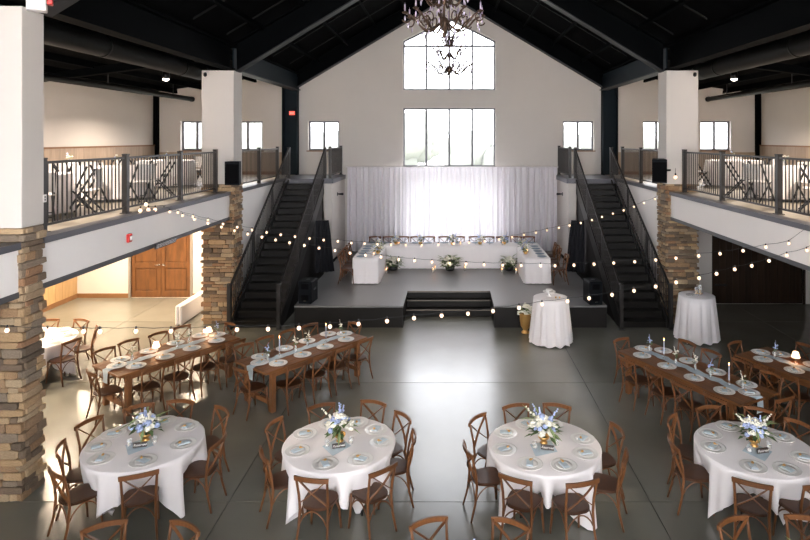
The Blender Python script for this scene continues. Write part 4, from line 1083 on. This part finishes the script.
# ---- chandeliers
def chandelier(loc, rz, label):
    r = thing('chandelier', label, 'chandelier', loc, rz)        # origin at the bottom finial
    obj('stem', MB().lathe([(0, 0), (.02, .02), (.035, .06), (.015, .10), (.03, .13), (.075, .20), (.09, .27), (.06, .33), (.02, .36), (.018, .55), (.05, .60), (.055, .68), (.02, .74),
        (.018, .95), (.05, 1.0), (.04, 1.1), (.015, 1.16), (.012, 1.9)], 14), bronze, r)
    obj('chain', MB().tube([(0, 0, 1.9), (0, 0, 10.9-loc[2])], .012, 6), bronze, r)
    for tier, (n, R, z0, rise) in enumerate(((10, .66, .30, .10), (8, .46, .72, .12), (6, .26, 1.1, .1))):
        pts = []
        for k in range(13):
            q = k/12; x = .04+(R-.04)*q; z = z0-.20*math.sin(PI*min(1, q*1.25))*(1-.25*q)+rise*q**3
            pts.append((x, 0, z))
        arm = MB().tube(pts, .016, 6)
        curl = [(R-.02+.07*math.cos(t), 0, z0+rise-.09+.07*math.sin(t)) for t in [PI/2+.4*k for k in range(12)]]
        arm.tube(curl, .012, 5)
        arm.tube([(R*.5+.09*math.cos(t)*(1-t/16), 0, z0+.02+.09*math.sin(t)*(1-t/16)) for t in [-1.2+.45*k for k in range(15)]], .011, 5); am = arm.mesh('arm'); am.materials.append(bronze)
        cm = MB().lathe([(.008, -.02), (.05, .0), (.052, .012), (.02, .015), (.02, .03)], 12).mesh('candle_cup'); cm.materials.append(bronze)
        km = MB().lathe([(.013, .03), (.013, .14), (.004, .15), (.0, .19)], 8).mesh('candle_sleeve'); km.materials.append(wax_m if tier == 3 else crystal)
        dm = MB().lathe([(0, 0), (.013, -.025), (.017, -.05), (.010, -.085), (0, -.10)], 6, smooth=False).mesh('crystal_drop'); dm.materials.append(crystal)
        for k in range(n):
            a = 2*PI*k/n+tier*.3
            o = obj('arm', am, None, r, (0, 0, 0), (0, 0, a)); zc = z0+rise
            obj('candle_cup', cm, None, o, (R, 0, zc)); obj('candle_sleeve', km, None, o, (R, 0, zc))
            obj('crystal_drop', dm, None, o, (R, 0, zc-.04)); obj('crystal_drop', dm, None, o, (R-.05, 0, zc-.17)); obj('crystal_drop', dm, None, o, (R*.55, 0, z0-.2))
            # swagged bead string from the arm end to the upper stem
            b = []
            for j in range(9):
                q = j/8; b.append((R*(1-q)*.95+.05*q, 0, zc-.02+(.34)*q-.22*math.sin(PI*q)*.8))
            bm2 = MB()
            for j, p in enumerate(b): bm2.ball(p, .016, 5, 3)
            s_ = obj('bead_string', bm2, crystal, o)
    return r
chandelier((-.10, 10.1, 6.55), .2, 'near bronze chandelier with crystal drops, cut off by the top of the picture')
chandelier((-.02, 17.0, 6.56), .5, 'far bronze chandelier with crystal drops hanging before the rear window')

# ---- string lights
bulb_me = MB().lathe([(0, -.105), (.018, -.10), (.032, -.08), (.035, -.062), (.026, -.04), (.014, -.028), (.012, -.022)], 12).mesh('bulb'); bulb_me.materials.append(bulb_m)
sock_me = MB().lathe([(.015, -.028), (.016, -.024), (.016, .01), (.008, .018), (0, .018)], 10).mesh('socket'); sock_me.materials.append(socket_m)
def string(pxy, Ya, Yb, label, ext0=None, ext1=None, xa=None, xb=None, scale=.72):
    pts = []
    x0 = pxy[0][0]; x1 = pxy[-1][0]
    # straight run in plan between the two end points; each bulb stands where that run is crossed
    A = Vector(((x0-CX)*Ya/F, Ya)); B = Vector(((x1-CX)*Yb/F, Yb))
    for px, py in pxy:
        k = (px-CX)/F; d = B-A; den = d.x-k*d.y
        t = (k*A.y-A.x)/den; Y = A.y+d.y*t
        pts.append(Vector(D(px, py, Y)))
    r = thing('string_light', label, 'string lights', pts[0])
    path = []
    tops = [p+Vector((0, 0, .09*scale)) for p in pts]
    if ext0: path.append(Vector(ext0))
    for i, p in enumerate(tops):
        path.append(p)
        if i < len(tops)-1: path.append((p+tops[i+1])/2-Vector((0, 0, .012)))
    if ext1: path.append(Vector(ext1))
    obj('wire', MB().tube([p-pts[0] for p in path], .0032, 5), wire_m, r)
    for p in tops:
        b = obj('bulb', bulb_me, None, r, p-pts[0]-Vector((0, 0, .0)), (0, 0, 0), (scale,)*3)
        obj('socket', sock_me, None, b)
S1 = [(7, 332), (47.5, 332.5), (83.6, 333), (100, 333), (136, 332.7), (171, 332.7), (205, 332.3), (237, 331), (268, 330.5), (299, 329.5), (330, 328), (358.5, 325.3), (387, 322.5), (414, 319.5), (441.6, 317), (468, 315), (493, 312.4), (519, 309), (542, 305.5), (567.5, 302.5), (589, 299.5), (612, 296), (634, 292), (655.7, 287.7), (676, 283.5), (699, 279.3), (716.5, 275), (734.7, 270.5), (751.7, 267), (769, 262), (786.7, 256.5), (806.7, 251.5)]
S2 = [(169.7, 212.7), (182.5, 216.5), (194.5, 220.2), (208, 224.3), (221.5, 228), (234.5, 231.6), (247.8, 235), (262, 238), (275.6, 240.9), (289.6, 243.7), (304.4, 246.4), (319, 249), (335, 251.5), (350, 254), (365.5, 256.2), (381, 258.2), (398.7, 260.3), (414.7, 261.7), (432, 263), (449.6, 264.2), (466, 265), (484, 265.7), (502.7, 266.2), (521, 266.5), (540.6, 266.7), (555, 266.7), (574, 266.2), (594, 265.2), (613.7, 264), (634.7, 262.8), (655.7, 261), (676, 259.2), (698.7, 257), (720, 254.8), (743, 251.8), (765.7, 248.2), (788.7, 244.6)]
S3 = [(164, 210), (178, 213.5), (193, 217.7), (208, 221.3), (223, 225), (237.3, 228), (252, 230.8), (266.7, 233.3), (280.7, 235.6), (295, 237.5), (309.6, 239.3), (323.7, 240.9), (337.8, 242.2), (351.5, 243.8), (364.5, 244.4), (377.5, 245), (391, 245.4), (405.8, 245.8), (421.8, 246), (438.4, 245.4), (453.5, 244.4), (469, 243.4), (484.5, 242), (499, 240.2), (512, 238), (524, 235.6), (535.9, 233.4), (547, 231), (558.7, 228.6), (569.6, 226.2), (580.7, 223.7), (592, 220.8), (602, 217.6), (613, 214.3), (623.7, 211), (634, 207.4), (644, 203.7), (655, 199.8)]
string(S1, 6.6, 9.6, 'string of warm bulbs swagged lowest, across the open floor to the right balcony', (-FX+.1, 6.0, 3.2), (FX-.08, 9.2, 3.35))
string(S2, 12.2, 10.0, 'string of warm bulbs across the stage from left balcony to right balcony', (-FX+.06, 12.1, DECK-.05), (FX-.08, 9.75, 3.38))
string(S3, 12.1, 15.5, 'string of warm bulbs crossing the curtain up to the far right column', (-FX+.06, 12.0, DECK-.02), (COLX-.02, 15.68, 3.5))
# loose loops of bulbs on the two deck edges
o = thing('string_light_end', 'coiled end of string lights lying on the left deck edge', 'string lights', (-FX+.05, 11.5, DECK+.02))
pp = [(0, -.3, .10), (.03, -.15, .2), (0, 0, .08), (.04, .18, .06), (.02, .42, .05), (.04, .62, .03)]
obj('wire', MB().tube(pp, .005, 5), wire_m, o)
for p in pp[:4]: b = obj('bulb', bulb_me, None, o, p); obj('socket', sock_me, None, b)
o = thing('string_light_end', 'single lit bulb hanging at the foot of the far right plaster shaft', 'string lights', D(675.5, 176, 15.68))
obj('wire', MB().tube([(0, 0, .06), (.02, .05, .25)], .005, 5), wire_m, o); b = obj('bulb', bulb_me, None, o, (0, 0, .05), (0, 0, 0), (1.3,)*3); obj('socket', sock_me, None, b)

# ---------------------------------------------------------------- balcony furniture
def make_folding():
    t = thing('folding_chair', 'white folding chair with black frame', 'chair')
    obj('seat', MB().bbox(-.21, .21, -.2, .2, .425, .455, .012), white_p, t)
    arc = [(-.2+.4*k/8, -.235-.03*(1-(-1+2*k/8)**2), .66) for k in range(9)]
    obj('backrest', MB().bar(arc, .022, .34), white_p, t)
    for s in (-1, 1):
        obj('leg', MB().bar([(s*.225, .25, 0), (s*.222, -.0, .43), (s*.215, -.235, .84)], .022, .032, (0, 1, 0)), black_m, t)
        obj('leg', MB().bar([(s*.20, -.27, 0), (s*.20, .14, .44)], .022, .03, (0, 1, 0)), black_m, t)
    obj('stretcher', MB().tube([(-.2, -.22, .06), (.2, -.22, .06)], .01), black_m, t); obj('stretcher', MB().tube([(-.22, .2, .1), (.22, .2, .1)], .01), black_m, t)
    return t
FC = Proto(make_folding())
rb = random.Random(17)
for sg, nm in ((-1, 'left'), (1, 'right')):
    for i, (x, y) in enumerate(((7.75, 10.9), (7.75, 13.9), (9.8, 12.3), (9.9, 15.6), (8.3, 17.6))):
        tn_ = '%s balcony table, %s' % (nm, ('nearest', 'second along railing', 'by outer wall', 'rearmost by wall', 'behind far column')[i])
        t = thing('balcony_table', 'round table under the cloth of the %s' % tn_, 'table', (sg*x, y, DECK))
        obj('tabletop', MB().lathe([(.725, .722), (.73, .742), (.725, .748)], 32), MATS['table_ply'], t)
        obj('pedestal', MB().tube([(0, 0, 0), (0, 0, .73)], .04), black_m, t)
        o = obj('tablecloth', drape(circ(.762, 96), .757, lambda q: .06, .02, 15, lambda q: .04, 6, 100+i), cloth, None, (sg*x, y, DECK)); tag(o, 'white cloth on the %s' % tn_, 'tablecloth')
        b = thing('bud_vase', 'small vase of pale flowers on the %s' % tn_, 'vase', (sg*x, y, DECK+.76)); obj('glass_vase', vase_me, None, b)
        for k in range(6): s_ = rb.uniform(.02, .03); obj('white_bloom' if (i+k) % 3 else 'blue_bloom', WB if (i+k) % 3 else BB, None, b, (rb.uniform(-.06, .06), rb.uniform(-.06, .06), rb.uniform(.14, .26)), (0, 0, 0), (s_, s_, s_))
        fo = obj('foliage', leafy(rb, 10, .05, .1, .2, .1, .015), leaf_l, b); fo['kind'] = 'stuff'
        for k in range(6):
            a = 2*PI*(k+.3)/6+(.2*i)
            if i >= 2 and k % 2: continue
            FC.put((sg*x+.98*math.cos(a), y+.98*math.sin(a), DECK), face(a)+rb.uniform(-.25, .25), 'white folding chair with black legs, %s, %s' % (posw(a), tn_), 'folding chairs on the balconies')
